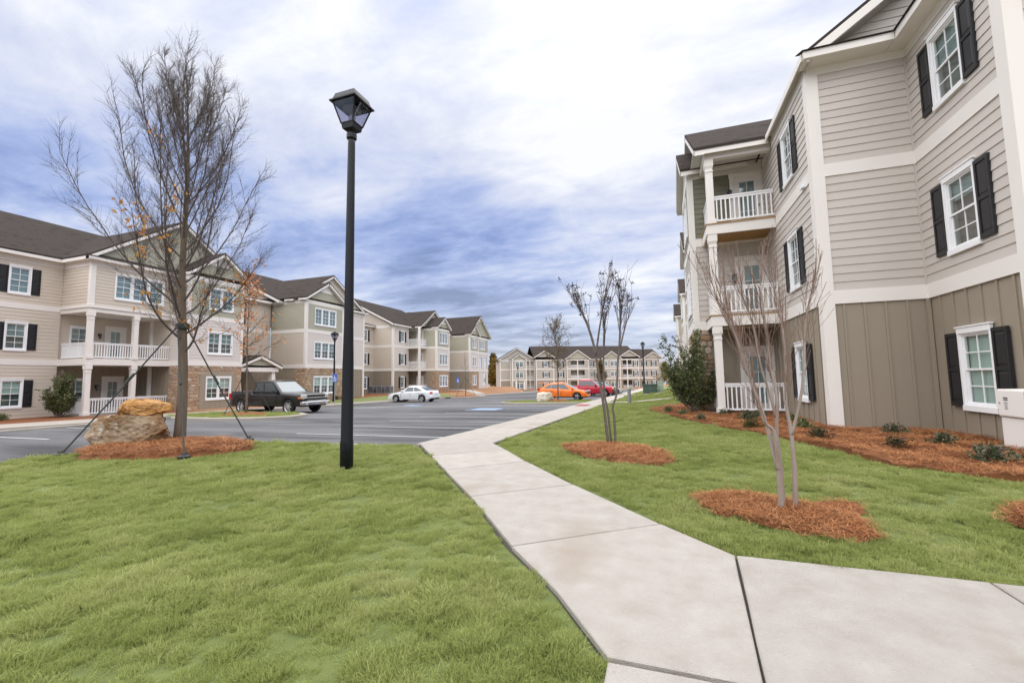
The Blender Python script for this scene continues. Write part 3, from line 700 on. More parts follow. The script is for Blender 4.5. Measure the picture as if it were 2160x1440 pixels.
def wall_lantern(b, fr, u, z):
    m = MB(fr); m.box(u-.06, u+.06, -.03, -.018, z-.02, z+.16); m.box(u-.012, u+.012, -.10, -.03, z+.10, z+.125)
    m.lathe([(.005, .17), (.085, .11), (.085, .10), (.02, .10)], (u, -.13, z), 8)
    m.lathe([(.015, -.18), (.05, -.14), (.05, -.125), (.02, -.125)], (u, -.13, z), 8)
    for a in range(4): k = math.pi/4+a*math.pi/2; m.tube([(u+.05*math.cos(k), -.13+.05*math.sin(k), z-.13), (u+.075*math.cos(k), -.13+.075*math.sin(k), z+.10)], .007, 4)
    o = m.build('wall_lantern', 'black', b)
    q = MB(fr); q.lathe([(.044, -.125), (.068, .10)], (u, -.13, z), 8); q.build('lantern_glass', 'lglass', o)
def roof_plane(b, P, th=.10, name='roof'):
    m = MB(); m.slab(P, th); return m.build(name, 'roof', b)
def fascia(b, p, q, h=.17, w=.03, name='fascia'):
    m = MB(); m.beam(p, q, w, h); return m.build(name, 'trim', b)
def soffit(b, P, name='soffit', mt='soffit'):
    m = MB(); m.slab(P, .02); return m.build(name, mt, b)
def gable_posx(b, x, y0, y1, ze, pitch, xback, mt, pent=False, vent=True, wallx=None, ov=.3, dz=0.):
    """gable facing +X: wall triangle in plane wallx, roof from x (front edge) back to xback"""
    yc = (y0+y1)/2; zp = ze + pitch*(yc-y0); wx = wallx if wallx is not None else x-.3
    fr = Fr((wx, 0, 0), POS_X)
    m = MB(fr); m.prism_uz([(y0+ov, ze), (y1-ov, ze), (yc, ze+pitch*(yc-y0-ov))], .0, .12); m.build('gable_wall', mt, b)
    for s_, ya in ((0, y0), (1, y1)):
        roof_plane(b, [(x, ya, ze), (x, yc, zp), (xback, yc, zp), (xback, ya, ze)])
        fascia(b, (x-.016, ya, ze-.1005), (x-.016, yc, zp-.1005), .16); m = MB()
        e = .02 if ya < yc else -.02
        m.box(x-1.0, x-.035, min(ya+e, ya+e*2.5), max(ya+e, ya+e*2.5), ze-.25, ze-.1); m.build('fascia', 'trim', b)
        i0 = .3; soffit(b, [(x-.03, ya, ze-.262), (x-.03, yc, zp-.262), (wx-.01, yc, zp-.262), (wx-.01, ya, ze-.262)])
    if vent:
        m = MB(fr); zz = zp-.95; hw = .62
        m.prism_uz([(yc-hw, zz+.10), (yc+hw, zz+.10), (yc+hw*.25, zz+.10+hw*.68), (yc-hw*.25, zz+.10+hw*.68)], -.03, -.001)
        m.prism_uz([(yc-hw-.16, zz-.08), (yc+hw+.16, zz-.08), (yc+hw, zz+.098), (yc-hw, zz+.098)], -.045, -.002); m.build('gable_trim', 'trim', b)
def corner_fr(b, x, y, z0, z1, sx, sy, w=.17, name='corner_board'):
    """outside corner at x,y; the walls run towards sx (along x) and sy (along y)"""
    e = .034; m = MB()
    m.box(min(x-sx*(e-.003), x+sx*w), max(x-sx*(e-.003), x+sx*w), min(y-sy*e, y+sy*.01), max(y-sy*e, y+sy*.01), z0, z1)
    m.box(min(x-sx*e, x+sx*.01), max(x-sx*e, x+sx*.01), min(y-sy*(e-.006), y+sy*w), max(y-sy*(e-.006), y+sy*w), z0+.002, z1-.002)
    m.build(name, 'trim', b)
B1, B2, FZ, EV = (2.84, 3.15), (5.88, 6.18), (8.42, 8.72), 8.74
WZ = (.56, 3.64, 6.66)

# ------------------------------------------------------------------ near apartment building on the right
PR = PADR
bR = thing('apartment_building', 'tall beige apartment building close by with lap siding, taupe ground floor and stacked corner balconies', 'building', (3.62, 11.74, PR), 'three-storey apartment buildings')
def lay(f1, f2, f3, mt1='taupe', top=EV):
    return [(-.05, B1[0], f1, mt1), (B1[0], B1[1], 'none', 'trim'), (B1[1], B2[0], 'lap', f2), (B2[0], B2[1], 'none', 'trim'), (B2[1], FZ[0], 'lap', f3), (FZ[0], top, 'none', 'trim')]
def bands(b, fr, L, u0=0., fz=True, l=0., r=0.):
    board(b, fr, u0-l, L+r, *B1); board(b, fr, u0-l, L+r, *B2)
    if fz: board(b, fr, u0-l, L+r, FZ[0], EV-.004, 'frieze_board', d0=-.030)
def foundation(b, fr, L, u0=0.):
    m = MB(fr); m.box(u0, L, .004, .2, -.6, -.05); m.build('foundation', 'found', b)
# W1, facing the viewer
f1 = Fr((3.62, 11.74, PR), NEG_Y); L1 = 1.95
facade(bR, f1, L1, lay('bb', 'tan', 'tan'), (), 2); bands(bR, f1, L1, u0=.0); foundation(bR, f1, L1)
# W2, facing the lawn, with three shuttered windows
f2 = Fr((5.57, 11.74, PR), NEG_X); L2 = 2.80
bl2 = [('room', .98, 'blind'), ('roomr', .30, 'blindg'), ('room', .45, 'blindg')]
ops = [window(bR, f2, 1.36, z, .82, 1.38, 1, 2, bl2[i], True, 2) for i, z in enumerate((.60, 3.64, 6.68))]
facade(bR, f2, L2, lay('bb', 'tan', 'tan'), ops, 2); bands(bR, f2, L2); foundation(bR, f2, L2)
# W3
f3 = Fr((5.57, 8.94, PR), NEG_Y); L3 = 4.5
facade(bR, f3, L3, lay('bb', 'tan', 'tan'), (), 1); bands(bR, f3, L3); foundation(bR, f3, L3)
# W0, facing the street, runs on as the side wall of the balconies
f0 = Fr((3.62, 16.70, PR), NEG_X); L0 = 4.96
bl0 = [('room', .9, 'blind'), ('room', .5, 'blindg'), ('room', .4, 'blindg')]
ops = [window(bR, f0, 16.7-13.58, z, .82, 1.38, 1, 2, bl0[i], True, 2) for i, z in enumerate((.60, 3.64, 6.68))]
facade(bR, f0, L0, lay('bb', 'tan', 'tan'), ops, 2); bands(bR, f0, L0, u0=1.55); foundation(bR, f0, L0)
corner_fr(bR, 3.62, 11.74, PR-.02, PR+FZ[0]-.0, 1, 1, .22); corner_fr(bR, 5.57, 8.94, PR-.02, PR+FZ[0], 1, 1, .22)
m = MB(); m.box(5.50, 5.565, 11.67, 11.735, PR-.05, PR+B1[0]); m.build('corner_board', 'taupe', bR)
m = MB(); m.box(5.525, 5.565, 11.70, 11.736, PR+B1[1], PR+B2[0]); m.box(5.525, 5.565, 11.70, 11.736, PR+B2[1], PR+FZ[0]); m.build('corner_board', 'tan', bR)
# small hose bib and security lamp details on the street wall
m = MB(f0); m.box(16.7-12.45, 16.7-12.25, -.10, -.033, 5.90, 6.02); m.build('flood_lamp', 'white', bR)
m = MB(f1); m.lathe([(.045, -.03), (.045, .01)], (1.18, 0, -.02), 10, 'y'); m.build('drain_pipe', 'pipe', bR)
# W5 block with stone base, green top
f5a = Fr((1.2, 16.70, PR), NEG_Y); L5 = 2.42
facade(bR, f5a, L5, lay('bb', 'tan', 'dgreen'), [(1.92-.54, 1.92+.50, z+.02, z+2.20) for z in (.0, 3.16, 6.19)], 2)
board(bR, f5a, 0, L5, B1[0], B1[1]); board(bR, f5a, 0, L5, B2[0], B2[1])
for z, g in ((.0, 'blind'), (3.16, 'blindg'), (6.19, 'blindg')):
    door(bR, f5a, 1.92, z + .02, .84, 2.05)
    if z: wall_lantern(bR, f5a, 1.36, z+1.45)
m = MB(); m.box(2.0, 2.9, 15.9, 16.3, PR, PR+.03); m.build('door_mat', 'plastic', bR)
f5 = Fr((1.2, 20.3, PR), NEG_X)
ops = [window(bR, f5, 1.8, z, 1.66, 1.38, 2, 1, ('room', .5, 'blindg')) for z in (.60, 3.64, 6.68)]
facade(bR, f5, 3.6, lay('stone', 'tan', 'green', 'mortar'), ops, 1); bands(bR, f5, 3.6)
corner_fr(bR, 1.2, 16.7, PR+B1[1], PR+FZ[0], 1, 1, .17)
f5b = Fr((1.2, 16.70, PR), NEG_Y); stone_field(bR, Fr((1.2, 16.69, PR), NEG_Y), 0, .55, 0, B1[0], (), True)
# balconies
XC, YC = 1.77, 15.37
for k, (za, zb) in enumerate((B1, B2)):
    m = MB(); z0, z1 = PR+za-.02, PR+zb
    m.box(1.60, 3.60, 15.22, 15.27, z0, z1); m.box(1.60, 1.65, 15.2705, 16.69, z0, z1); m.build('balcony_beam', 'trim', bR)
    m = MB(); m.box(1.57, 3.60, 15.19, 16.69, z1+.001, z1+.035); m.build('balcony_deck', 'pine', bR)
    m = MB()
    for i in range(12): a = 1.66+i*.16; m.box(a, a+.152, 15.275, 16.685, z0+.10, z0+.12)
    m.build('balcony_ceiling', 'pine', bR)
    railing(bR, (XC+.12, 15.33), (3.60, 15.33), z1+.04); railing(bR, (XC-.06, 16.66), (XC-.06, YC+.13), z1+.04)
railing(bR, (XC+.12, 15.33), (3.60, 15.33), PR+.06); railing(bR, (XC-.06, 16.66), (XC-.06, YC+.13), PR+.06)
m = MB(); m.box(1.5, 3.61, 15.1, 16.69, PR-.4, PR+.03); m.build('porch_slab', 'found', bR)
column(bR, XC, YC, PR+.03, PR+B1[0]-.03); column(bR, XC, YC, PR+B1[1]+.04, PR+B2[0]-.03); column(bR, XC, YC, PR+B2[1]+.04, PR+FZ[0]-.01)
m = MB(); m.box(1.62, 3.60, 15.24, 15.46, PR+FZ[0], PR+EV-.02); m.box(1.62, 1.84, 15.465, 16.69, PR+FZ[0], PR+EV-.02); m.build('balcony_beam', 'trim', bR)
soffit(bR, [(1.31, 15.06, PR+EV+.02), (3.62, 15.06, PR+EV+.02), (3.62, 16.7, PR+EV+.02), (1.31, 16.7, PR+EV+.02)])
# roofs
ZE = PR+8.80; p_ = .70
roof_plane(bR, [(3.45, 11.35, ZE), (10, 11.35, ZE+p_*6.55), (10, 24, ZE+p_*6.55), (3.45, 24, ZE)])
fascia(bR, (3.434, 11.351, ZE-.02), (3.434, 15.06, ZE-.02), .17); soffit(bR, [(3.45, 11.36, ZE-.05), (3.62, 11.36, ZE-.05), (3.62, 15.05, ZE-.05), (3.45, 15.05, ZE-.05)])
fascia(bR, (3.45, 11.334, ZE-.101), (10, 11.334, ZE+p_*6.55-.101), .19); m = MB(); m.slab([(3.6, 11.36, ZE+.105-.33), (10, 11.36, ZE+p_*6.55-.33), (10, 11.735, ZE+p_*6.55-.33), (3.6, 11.735, ZE+.105-.33)], .02); m.build('soffit', 'soffit', bR)
g = MB(f1)
m = MB(f1); m.prism_uz([(0, EV), (6.2, EV), (6.2, EV+p_*6.2)], .012, .12); m.build('gable_wall', 'tan', bR)
for row in lap_rows(EV+.12, EV+3.2):
    us = max(0.02, (row[1]-EV-.02)/p_); plank(g, (us, 6.2, row[0], row[1]), row)
g.build('lap_siding', 'tan', bR, kind='stuff')
m = MB(); m.beam((3.75, 11.70, PR+EV+.14+.02), (8.9, 11.70, PR+EV+.02+.14+p_*5.15), .03, .14); m.build('rake_board', 'trim', bR)
# pent return round the inner corner, with its own strip of shingles
ZP = PR+8.78
m = MB(); m.hexa([(3.46, 11.26, ZP-.17), (5.19, 11.26, ZP-.17), (5.19, 11.73, ZP-.17), (3.46, 11.73, ZP-.17)], [(3.46, 11.26, ZP), (5.19, 11.26, ZP), (5.19, 11.73, ZP+.02), (3.46, 11.73, ZP+.02)]); m.build('pent_eave', 'trim', bR)
roof_plane(bR, [(3.43, 11.22, ZP+.022), (5.2, 11.22, ZP+.022), (5.2, 11.73, ZP+.25), (3.43, 11.73, ZP+.25)], .02, 'pent_roof')
m = MB(); m.box(5.2, 5.56, 8.55, 11.72, ZP-.17, ZP); m.build('pent_eave', 'trim', bR)
roof_plane(bR, [(5.16, 8.5, ZP+.022), (11, 8.5, ZP+p_*5.84), (11, 11.9, ZP+p_*5.84), (5.16, 11.9, ZP+.022)], .02)
m = MB(); m.box(5.2, 10, 8.55, 8.93, ZP-.172, ZP-.002); m.build('pent_eave', 'trim', bR)
# balcony gable and the smaller gable beside it
def gable_negx(b, x, y0, y1, ze, pitch, xback, mt, wx, ov=.3):
    yc = (y0+y1)/2; zp = ze+pitch*(yc-y0); fr = Fr((wx, 0, 0), NEG_X)
    m = MB(fr); m.prism_uz([(-y1+ov, ze), (-y0-ov, ze), (-yc, ze+pitch*(yc-y0-ov))], 0, .12); m.build('gable_wall', mt, b)
    for ya in (y0, y1):
        roof_plane(b, [(x, ya, ze), (x, yc, zp), (xback, yc, zp), (xback, ya, ze)])
        fascia(b, (x+.016, ya, ze-.1005), (x+.016, yc, zp-.1005), .16); e = .02 if ya < yc else -.02
        m = MB(); m.box(x+.035, x+2.2, min(ya+e, ya+e*2.5), max(ya+e, ya+e*2.5), ze-.25, ze-.1); m.build('fascia', 'trim', b)
        soffit(b, [(x+.03, ya, ze-.262), (x+.03, yc, zp-.262), (wx+.01, yc, zp-.262), (wx+.01, ya, ze-.262)])
gable_negx(bR, 1.31, 15.03, 22.0, ZE, .68, 9.5, 'green', 1.62)
gable_negx(bR, .94, 16.45, 20.6, ZE, .75, 4.5, 'green', 1.2)
# the building runs on down the street: set-back wall and three more gabled blocks
fw = Fr((4.6, 62, PR-.25), NEG_X); facade(bR, fw, 41.6, [(-.4, B1[0], 'none', 'taupe'), (B1[0], B1[1], 'none', 'trim'), (B1[1], B2[0], 'none', 'tan'), (B2[0], B2[1], 'none', 'trim'), (B2[1], EV, 'none', 'tan')], (), 1)
roof_plane(bR, [(4.2, 20.5, ZE), (10, 20.5, ZE+.5*5.8), (10, 62.4, ZE-.4+.5*5.8), (4.2, 62.4, ZE-.4)])
for y0, x, dz in ((27.2, 1.75, -.05), (41.2, 2.05, -.15), (55.6, 2.0, -.30)):
    zb = PR+dz
    fa = Fr((x, y0, zb), NEG_Y); facade(bR, fa, 4.6-x, lay('bb', 'tan', 'green'), (), 1); bands(bR, fa, 4.6-x)
    fb = Fr((x, y0+3.8, zb), NEG_X); ops = [window(bR, fb, 1.9, z, 1.66, 1.38, 2, 1, ('room', .5, 'blindg')) for z in (.60, 3.64, 6.68)]
    facade(bR, fb, 3.8, lay('stone', 'tan', 'green', 'mortar'), ops, 1); bands(bR, fb, 3.8)
    corner_fr(bR, x, y0, zb, zb+FZ[0], 1, 1, .17)
    gable_negx(bR, x-.26, y0-.28, y0+4.1, zb+8.8, .75, 6, 'green', x)

# ------------------------------------------------------------------ long apartment building across the lot on the left
PL = PADL
bL = thing('apartment_building', 'long apartment building across the parking lot with stone bases, green gables and white porches', 'building', (-30, 25, PL), 'three-storey apartment buildings')
def wside(x0, x1, y, lays, ops=(), det=1, fz=True, bnd=True):     # wall facing the viewer (-Y) from x0 to x1
    fr = Fr((x0, y, PL), NEG_Y); facade(bL, fr, x1-x0, lays, ops, det)
    if bnd: bands(bL, fr, x1-x0, fz=fz)
    return fr
def wfront(y0, y1, x, lays, ops=(), det=1, bnd=True, fz=True):    # wall facing the street (+X) from y0 to y1
    fr = Fr((x, y0, PL), POS_X); facade(bL, fr, y1-y0, lays, ops, det)
    if bnd: bands(bL, fr, y1-y0, fz=fz)
    return fr
G_ = ('room', .5, 'blindg'); GW = ('room', .52, 'blind'); GB = ('room', .97, 'blindg')
# A: plain set-back wall at the near end
frA = Fr((-32.6, -6, PL), POS_X)
ops = []
for yc in (12.93, 7.2):
    ops += [window(bL, frA, yc+6, z, .78, 1.38, 1, 1, bl, True, 2) for z, bl in ((.62, GW), (3.68, G_), (6.72, GB))]
facade(bL, frA, 20.7, [(-.2, B1[0], 'lap', 'tan2')] + lay('lap', 'tan2', 'tan2')[1:], ops, 1); bands(bL, frA, 20.7)
# B: porch block, two open floors under an enclosed third
xb, yb0, yb1 = -30.0, 14.72, 19.0
wside(-32.6, xb, yb0, [(B2[1], FZ[0], 'lap', 'tan2'), (FZ[0], EV, 'none', 'trim')], bnd=False)
frB = Fr((xb, yb0, PL), POS_X)
op = window(bL, frB, 2.42, 6.74, 2.54, 1.38, 3, 1, GB)
facade(bL, frB, yb1-yb0, [(B2[1], FZ[0], 'lap', 'tan2'), (FZ[0], EV, 'none', 'trim')], [op])
for fr, L in ((Fr((-32.6, yb0, PL), NEG_Y), xb+32.6), (frB, yb1-yb0)): board(bL, fr, 0, L, FZ[0], EV-.004, 'frieze_board')
m = MB()
m.box(-32.6, xb+.04, yb0-.04, yb0+.16, PL+5.80, PL+6.02); m.box(xb-.16, xb+.038, yb0+.161, yb1, PL+5.80, PL+6.02)
m.box(-32.6, xb+.10, yb0-.10, yb0+.16, PL+6.03, PL+6.19); m.box(xb-.16, xb+.098, yb0+.161, yb1, PL+6.03, PL+6.19); m.build('porch_beam', 'trim', bL)
m = MB(); m.box(-32.6, xb-.03, yb0+.03, yb1, PL+B1[0]+.06, PL+B1[1]+.02); m.build('porch_deck', 'trim', bL)
m = MB(); m.box(-32.58, xb+.045, yb0-.045, yb0+.03, PL+B1[0]-.02, PL+B1[1]+.03); m.box(xb-.03, xb+.044, yb0+.031, yb1, PL+B1[0]-.02, PL+B1[1]+.03); m.build('porch_beam', 'trim', bL)
soffit(bL, [(-32.6, yb0+.1, PL+5.84), (xb-.1, yb0+.1, PL+5.84), (xb-.1, yb1, PL+5.84), (-32.6, yb1, PL+5.84)])
m = MB(); m.box(-32.6, xb+.1, yb0-.1, yb1, PL-.3, PL+.05); m.build('porch_slab', 'kerb', bL)
frBk = Fr((-32.75, yb0, PL), POS_X)
o1 = [window(bL, frBk, .95, z, .80, 1.38, 1, 1, G_) for z in (.62, 3.72)]
o1 += [(2.75-.55, 2.75+.55, z, z+2.18) for z in (.05, 3.19)]
facade(bL, frBk, yb1-yb0, [(0, B1[0], 'bb', 'taupe'), (B1[0], B1[1], 'none', 'trim'), (B1[1], B2[0], 'lap', 'tan2')], o1)
for z in (.05, 3.19):
    door(bL, frBk, 2.75, z, .9, 2.03); wall_lantern(bL, frBk, 1.9, z+1.5)
frE = Fr((-32.75, yb1, PL), NEG_Y); facade(bL, frE, 2.75, [(-.05, B1[0], 'bb', 'taupe'), (B1[0], B1[1], 'none', 'trim'), (B1[1], B2[0], 'lap', 'tan2')], ())
for za, zb in ((.05, B1[0]), (B1[1], 5.8)): m = MB(); m.box(-31.75, -31.6, yb1-.2, yb1-.03, PL+za, PL+zb); m.build('corner_board', 'trim', bL)
for y in (yb0+.12, 17.02):
    column(bL, xb-.06, y, PL+.05, PL+B1[0]-.03, .24); column(bL, xb-.06, y, PL+B1[1]+.03, PL+5.80, .24)
for z in (PL+.05, PL+B1[1]+.03):
    railing(bL, (xb-.06, yb0+.25), (xb-.06, 16.9), z); railing(bL, (xb-.06, 17.15), (xb-.06, yb1-.02), z)
    railing(bL, (-32.55, yb0+.1), (xb-.19, yb0+.1), z, single=False)
# C: gabled stone-based block
xc, yc0, yc1 = -28.5, 19.0, 22.85
wside(xb, xc, yc0, lay('stone', 'pale', 'green', 'mortar'))
frC = Fr((xc, yc0, PL), POS_X); uC = 21.2-yc0
wz = [window(bL, frC, uC, z, 1.66, 1.38, 2, 1, bl) for z, bl in ((.66, GW), (3.68, G_), (6.68, GB))]
pan = (uC-1.28, uC+1.28, -.06, 2.18)
facade(bL, frC, yc1-yc0, [(-.05, B1[0], 'none', 'mortar')], [wz[0]])
m = MB(frC)
arc = [(uC-1.28, -.05), (uC+1.28, -.05), (uC+1.28, 2.18)] + [(uC+1.28*math.cos(a), 2.18+.26*math.sin(a)) for a in np.linspace(.2, math.pi-.2, 9)] + [(uC-1.28, 2.18)]
for r in rects_minus(uC-1.28, uC+1.28, -.05, 2.18, [wz[0]]): m.box(r[0], r[1], -.022, .011, r[2], r[3])
m.prism_uz(arc[2:], -.0221, .0111)
k = 7
for i in range(k+1):
    u = uC-1.26+2.52*i/k
    for r in rects_minus(u-.02, u+.02, -.05, 2.2, [(wz[0][0]-.1, wz[0][1]+.1, wz[0][2]-.1, wz[0][3]+.12)]): m.box(r[0], r[1], -.034, -.0225, r[2], r[3])
m.build('wall_panel', 'taupe', bL)
stone_field(bL, frC, 0, yc1-yc0, -.05, B1[0], [pan, (uC-1.1, uC+1.1, 2.1, 2.40)], True)
facade(bL, frC, yc1-yc0, lay('x', 'pale', 'green')[1:], wz[1:]); bands(bL, frC, yc1-yc0, fz=False)
corner_fr(bL, xc, yc1, PL+B1[1], PL+FZ[0], -1, -1, .16)
corner_fr(bL, xc, yc0, PL+B1[1], PL+FZ[0], -1, 1, .16); corner_fr(bL, xb, yb0, PL+6.2, PL+FZ[0], -1, 1, .19)
# breezeway between the two halves
frBr = wfront(yc1, 28.6, -32.4, lay('bb', 'tan2', 'tan2'), [(1.6, 3.2, 0, 2.6), (2.2, 3.4, 3.4, 5.5), (2.2, 3.4, 6.45, 8.2)])
m = MB(); m.box(-34.6, -34.5, 23, 28.6, PL, PL+8.7); m.build('stairwell_wall', 'tan2', bL)
# entry porch with a small gable
m = MB()
for y in (23.2, 26.2):
    m.hexa([(-29.62, y-.26, PL+.0), (-29.1, y-.26, PL), (-29.1, y+.26, PL), (-29.62, y+.26, PL)], [(-29.5, y-.15, PL+2.5), (-29.2, y-.15, PL+2.5), (-29.2, y+.15, PL+2.5), (-29.5, y+.15, PL+2.5)])
m.build('column', 'trim', bL)
m = MB(); m.box(-32.38, -29.06, 22.88, 26.55, PL+2.5, PL+2.82); m.build('porch_beam', 'trim', bL)
gable_posx(bL, -28.85, 22.87, 26.75, PL+2.98, .42, -32.38, 'green', vent=False, wallx=-29.08, ov=.2)
# D: gabled block with stone base
xd, yd0, yd1 = -28.5, 28.7, 33.25
frDs = wside(-32.4, xd, yd0, lay('bb', 'tan2', 'green'))
stone_field(bL, Fr((-29.7, yd0-.012, PL), NEG_Y), 0, 1.2, 0, B1[0], (), False)
frD = Fr((xd, yd0, PL), POS_X); uD = 30.95-yd0
wz = [window(bL, frD, uD, z, 2.50, 1.38, 3, 1, bl) for z, bl in ((.66, GW), (3.70, G_), (6.68, GB))]
facade(bL, frD, yd1-yd0, [(-.3, B1[0], 'none', 'mortar')], [wz[0]])
m = MB(frD)
for r in rects_minus(uD-1.62, uD+1.62, -.3, 2.22, [wz[0]]): m.box(r[0], r[1], -.022, .011, r[2], r[3])
m.build('wall_panel', 'taupe', bL)
stone_field(bL, frD, 0, yd1-yd0, -.05, B1[0], [(uD-1.62, uD+1.62, -.3, 2.22)], False)
facade(bL, frD, yd1-yd0, lay('x', 'pale', 'green')[1:], wz[1:]); bands(bL, frD, yd1-yd0, fz=False)
for y, s_ in ((yd0, 1), (yd1, -1)): corner_fr(bL, xd, y, PL+B1[1], PL+FZ[0], -1, s_, .19)
# E and the set-back link
wfront(yd1, 38.2, -30.0, lay('bb', 'pale', 'pale')); corner_fr(bL, -30.0, 38.2, PL, PL+FZ[0], -1, -1, .2)
m = MB(); m.box(-30.3, -29.72, 33.6, 38.5, PL+8.76, PL+8.93); m.build('pent_eave', 'trim', bL)
roof_plane(bL, [(-29.7, 33.6, PL+8.95), (-30.1, 33.6, PL+9.2), (-30.1, 38.5, PL+9.2), (-29.7, 38.5, PL+8.95)], .02, 'pent_roof')
frL = Fr((-35.4, 38.2, PL), POS_X)
ops = [window(bL, frL, 45.3-38.2, z, .78, 1.38, 1, 1, G_, True) for z in (.66, 3.70, 6.68)]
facade(bL, frL, 8.8, lay('bb', 'tan2', 'tan2'), ops); bands(bL, frL, 8.8)
# F: wall end-on to the viewer, plain front, stacked corner balconies and a gabled bay
yf0, xf = 47.0, -32.4
wside(-35.4, xf, yf0, lay('bb', 'tan2', 'tan2'))
frF = Fr((xf, yf0, PL), POS_X)
ops = [window(bL, frF, 49.1-yf0, z, .80, 1.38, 1, 1, bl, True) for z, bl in ((.66, G_), (3.70, G_), (6.68, GB))]
facade(bL, frF, 3.6, lay('bb', 'pale', 'pale'), ops); bands(bL, frF, 3.6); corner_fr(bL, xf, yf0, PL-.3, PL+FZ[0], -1, 1, .22)
xg, yg0, yg1 = -29.0, 52.2, 55.9
frG = Fr((-33.9, yg0, PL), NEG_Y); facade(bL, frG, 4.9, lay('bb', 'tan2', 'green'), [(2.3-.53, 2.3+.53, z, z+2.18) for z in (0, 3.19, 6.22)]); bands(bL, frG, 4.9)
frG2 = Fr((-33.9, 50.6, PL), POS_X); facade(bL, frG2, 1.6, lay('bb', 'tan2', 'tan2'))
stone_field(bL, Fr((-30.0, yg0-.012, PL), NEG_Y), 0, 1.0, -.2, B1[0], (), False)
for z in (0, 3.19, 6.22): door(bL, frG, 2.3, z, .86, 2.03)
for k, (za, zb) in enumerate(((-.1, 0.), B1, B2)):
    m = MB(); m.box(-33.88, -30.5, 50.25, 52.19, PL+za, PL+zb+.035); m.build('balcony_deck', 'trim', bL)
    z = PL+zb+.04; railing(bL, (-32.35, 50.33), (-30.68, 50.33), z, single=False); railing(bL, (-30.58, 50.45), (-30.58, 52.15), z, single=False)
column(bL, -30.58, 50.33, PL+.04, PL+EV, .26)
frG3 = Fr((xg, yg0, PL), POS_X)
wz = [window(bL, frG3, 54.15-yg0, z, 2.3, 1.42, 3, 1, bl) for z, bl in ((.7, G_), (3.70, G_), (6.68, GB))]
facade(bL, frG3, yg1-yg0, lay('stone', 'pale', 'green', 'mortar'), wz); bands(bL, frG3, yg1-yg0, fz=False)
for y, s_ in ((yg0, 1), (yg1, -1)): corner_fr(bL, xg, y, PL+B1[1], PL+FZ[0], -1, s_, .22)
# G: far end block
yh0 = 63.0
wside(-34.5, -29, yh0, [(-.6, B1[0], 'bb', 'taupe')] + lay('bb', 'tan2', 'green')[1:])
frH = Fr((-29, yh0, PL), POS_X)
wz = [window(bL, frH, 1.75, z, 1.4, 1.42, 2, 1, bl) for z, bl in ((.7, G_), (3.70, G_), (6.68, GB))]
facade(bL, frH, 3.5, [(-.6, B1[0], 'stone', 'mortar')] + lay('x', 'pale', 'green')[1:], wz); bands(bL, frH, 3.5, fz=False)
frH2 = Fr((-29.3, yh0+3.5, PL), POS_X)
op = window(bL, frH2, 2.2, 6.68, 2.2, 1.42, 3, 1, GB)
facade(bL, frH2, 4.8, [(-.6, B1[0], 'none', 'pale')] + lay('x', 'pale', 'green')[1:], [op, (1.1, 2.0, 3.4, 5.3), (3.0, 4.2, 3.4, 5.3), (2.6, 3.9, .2, 2.4)]); bands(bL, frH2, 4.8, fz=False)
m = MB(); m.box(-31, -30.9, 66.5, 71.3, PL, PL+5.9); m.build('stairwell_wall', 'taupe', bL)
corner_fr(bL, -29, yh0, PL+B1[1], PL+FZ[0], -1, 1, .22); corner_fr(bL, -29, yh0+3.5, PL+B1[1], PL+FZ[0], -1, -1, .22)
# roofs: three main ridges along the street and the street-facing gables
def main_roof(y0, y1, xe, ze, endw=None, gm='tan2'):
    xr, zr_ = -40.2, PL+13.1
    roof_plane(bL, [(xe, y0, ze), (xr, y0, zr_), (xr, y1, zr_), (xe, y1, ze)]); roof_plane(bL, [(-80.4-xe, y0, ze), (xr, y0, zr_), (xr, y1, zr_), (-80.4-xe, y1, ze)])
    for yy, s_ in ((y0, -1), (y1, 1)):
        fascia(bL, (xe, yy+s_*.016, ze-.101), (xr, yy+s_*.016, zr_-.101), .20); fascia(bL, (-80.4-xe, yy+s_*.016, ze-.101), (xr, yy+s_*.016, zr_-.101), .20)
        soffit(bL, [(xe-.2, yy-s_*.02, ze-.30+.1), (xr, yy-s_*.02, zr_-.30), (xr, yy-s_*.5, zr_-.30), (xe-.2, yy-s_*.5, ze-.30+.1)])
        fr = Fr((0, yy-s_*.45, 0), NEG_Y); m = MB(fr); zb = PL+EV-.3; sl = (zr_-ze)/(xe-xr)
        xw = xe-.45; m.prism_uz([(-80.4-xw, zb), (xw, zb), (xw, ze-.36), (xr, zr_-.3), (-80.4-xw, ze-.36)], 0, .12); m.build('gable_wall', gm, bL)
    m = MB(); m.box(xe-.035, xe+.005, y0+.02, y1-.02, ze-.27, ze-.101); m.build('fascia', 'trim', bL)
    soffit(bL, [(xe-.04, y0, ze-.22), (xe-.9, y0, ze-.22), (xe-.9, y1, ze-.22), (xe-.04, y1, ze-.22)])
    m = MB(); m.box(xr-4.5, xr+4.5, y0+.6, y1-.6, PL+8, PL+10.6); m.build('attic_blocker', 'pipe', bL)  # dark box added inside the roof to block the view through it
ZL = PL+8.98
main_roof(-8, 24.0, -32.2, ZL); main_roof(28.25, 38.6, -31.0, PL+8.8); main_roof(46.55, 60.5, -32.05, ZL); main_roof(62.6, 73, -32.2, ZL)
roof_plane(bL, [(-32.05, 23, PL+8.75), (-36, 23, PL+9.6), (-36, 28.8, PL+9.6), (-32.05, 28.8, PL+8.75)]); m = MB(); m.box(-32.3, -32.03, 23.0, 28.4, PL+8.5, PL+8.68); m.build('fascia', 'trim', bL)
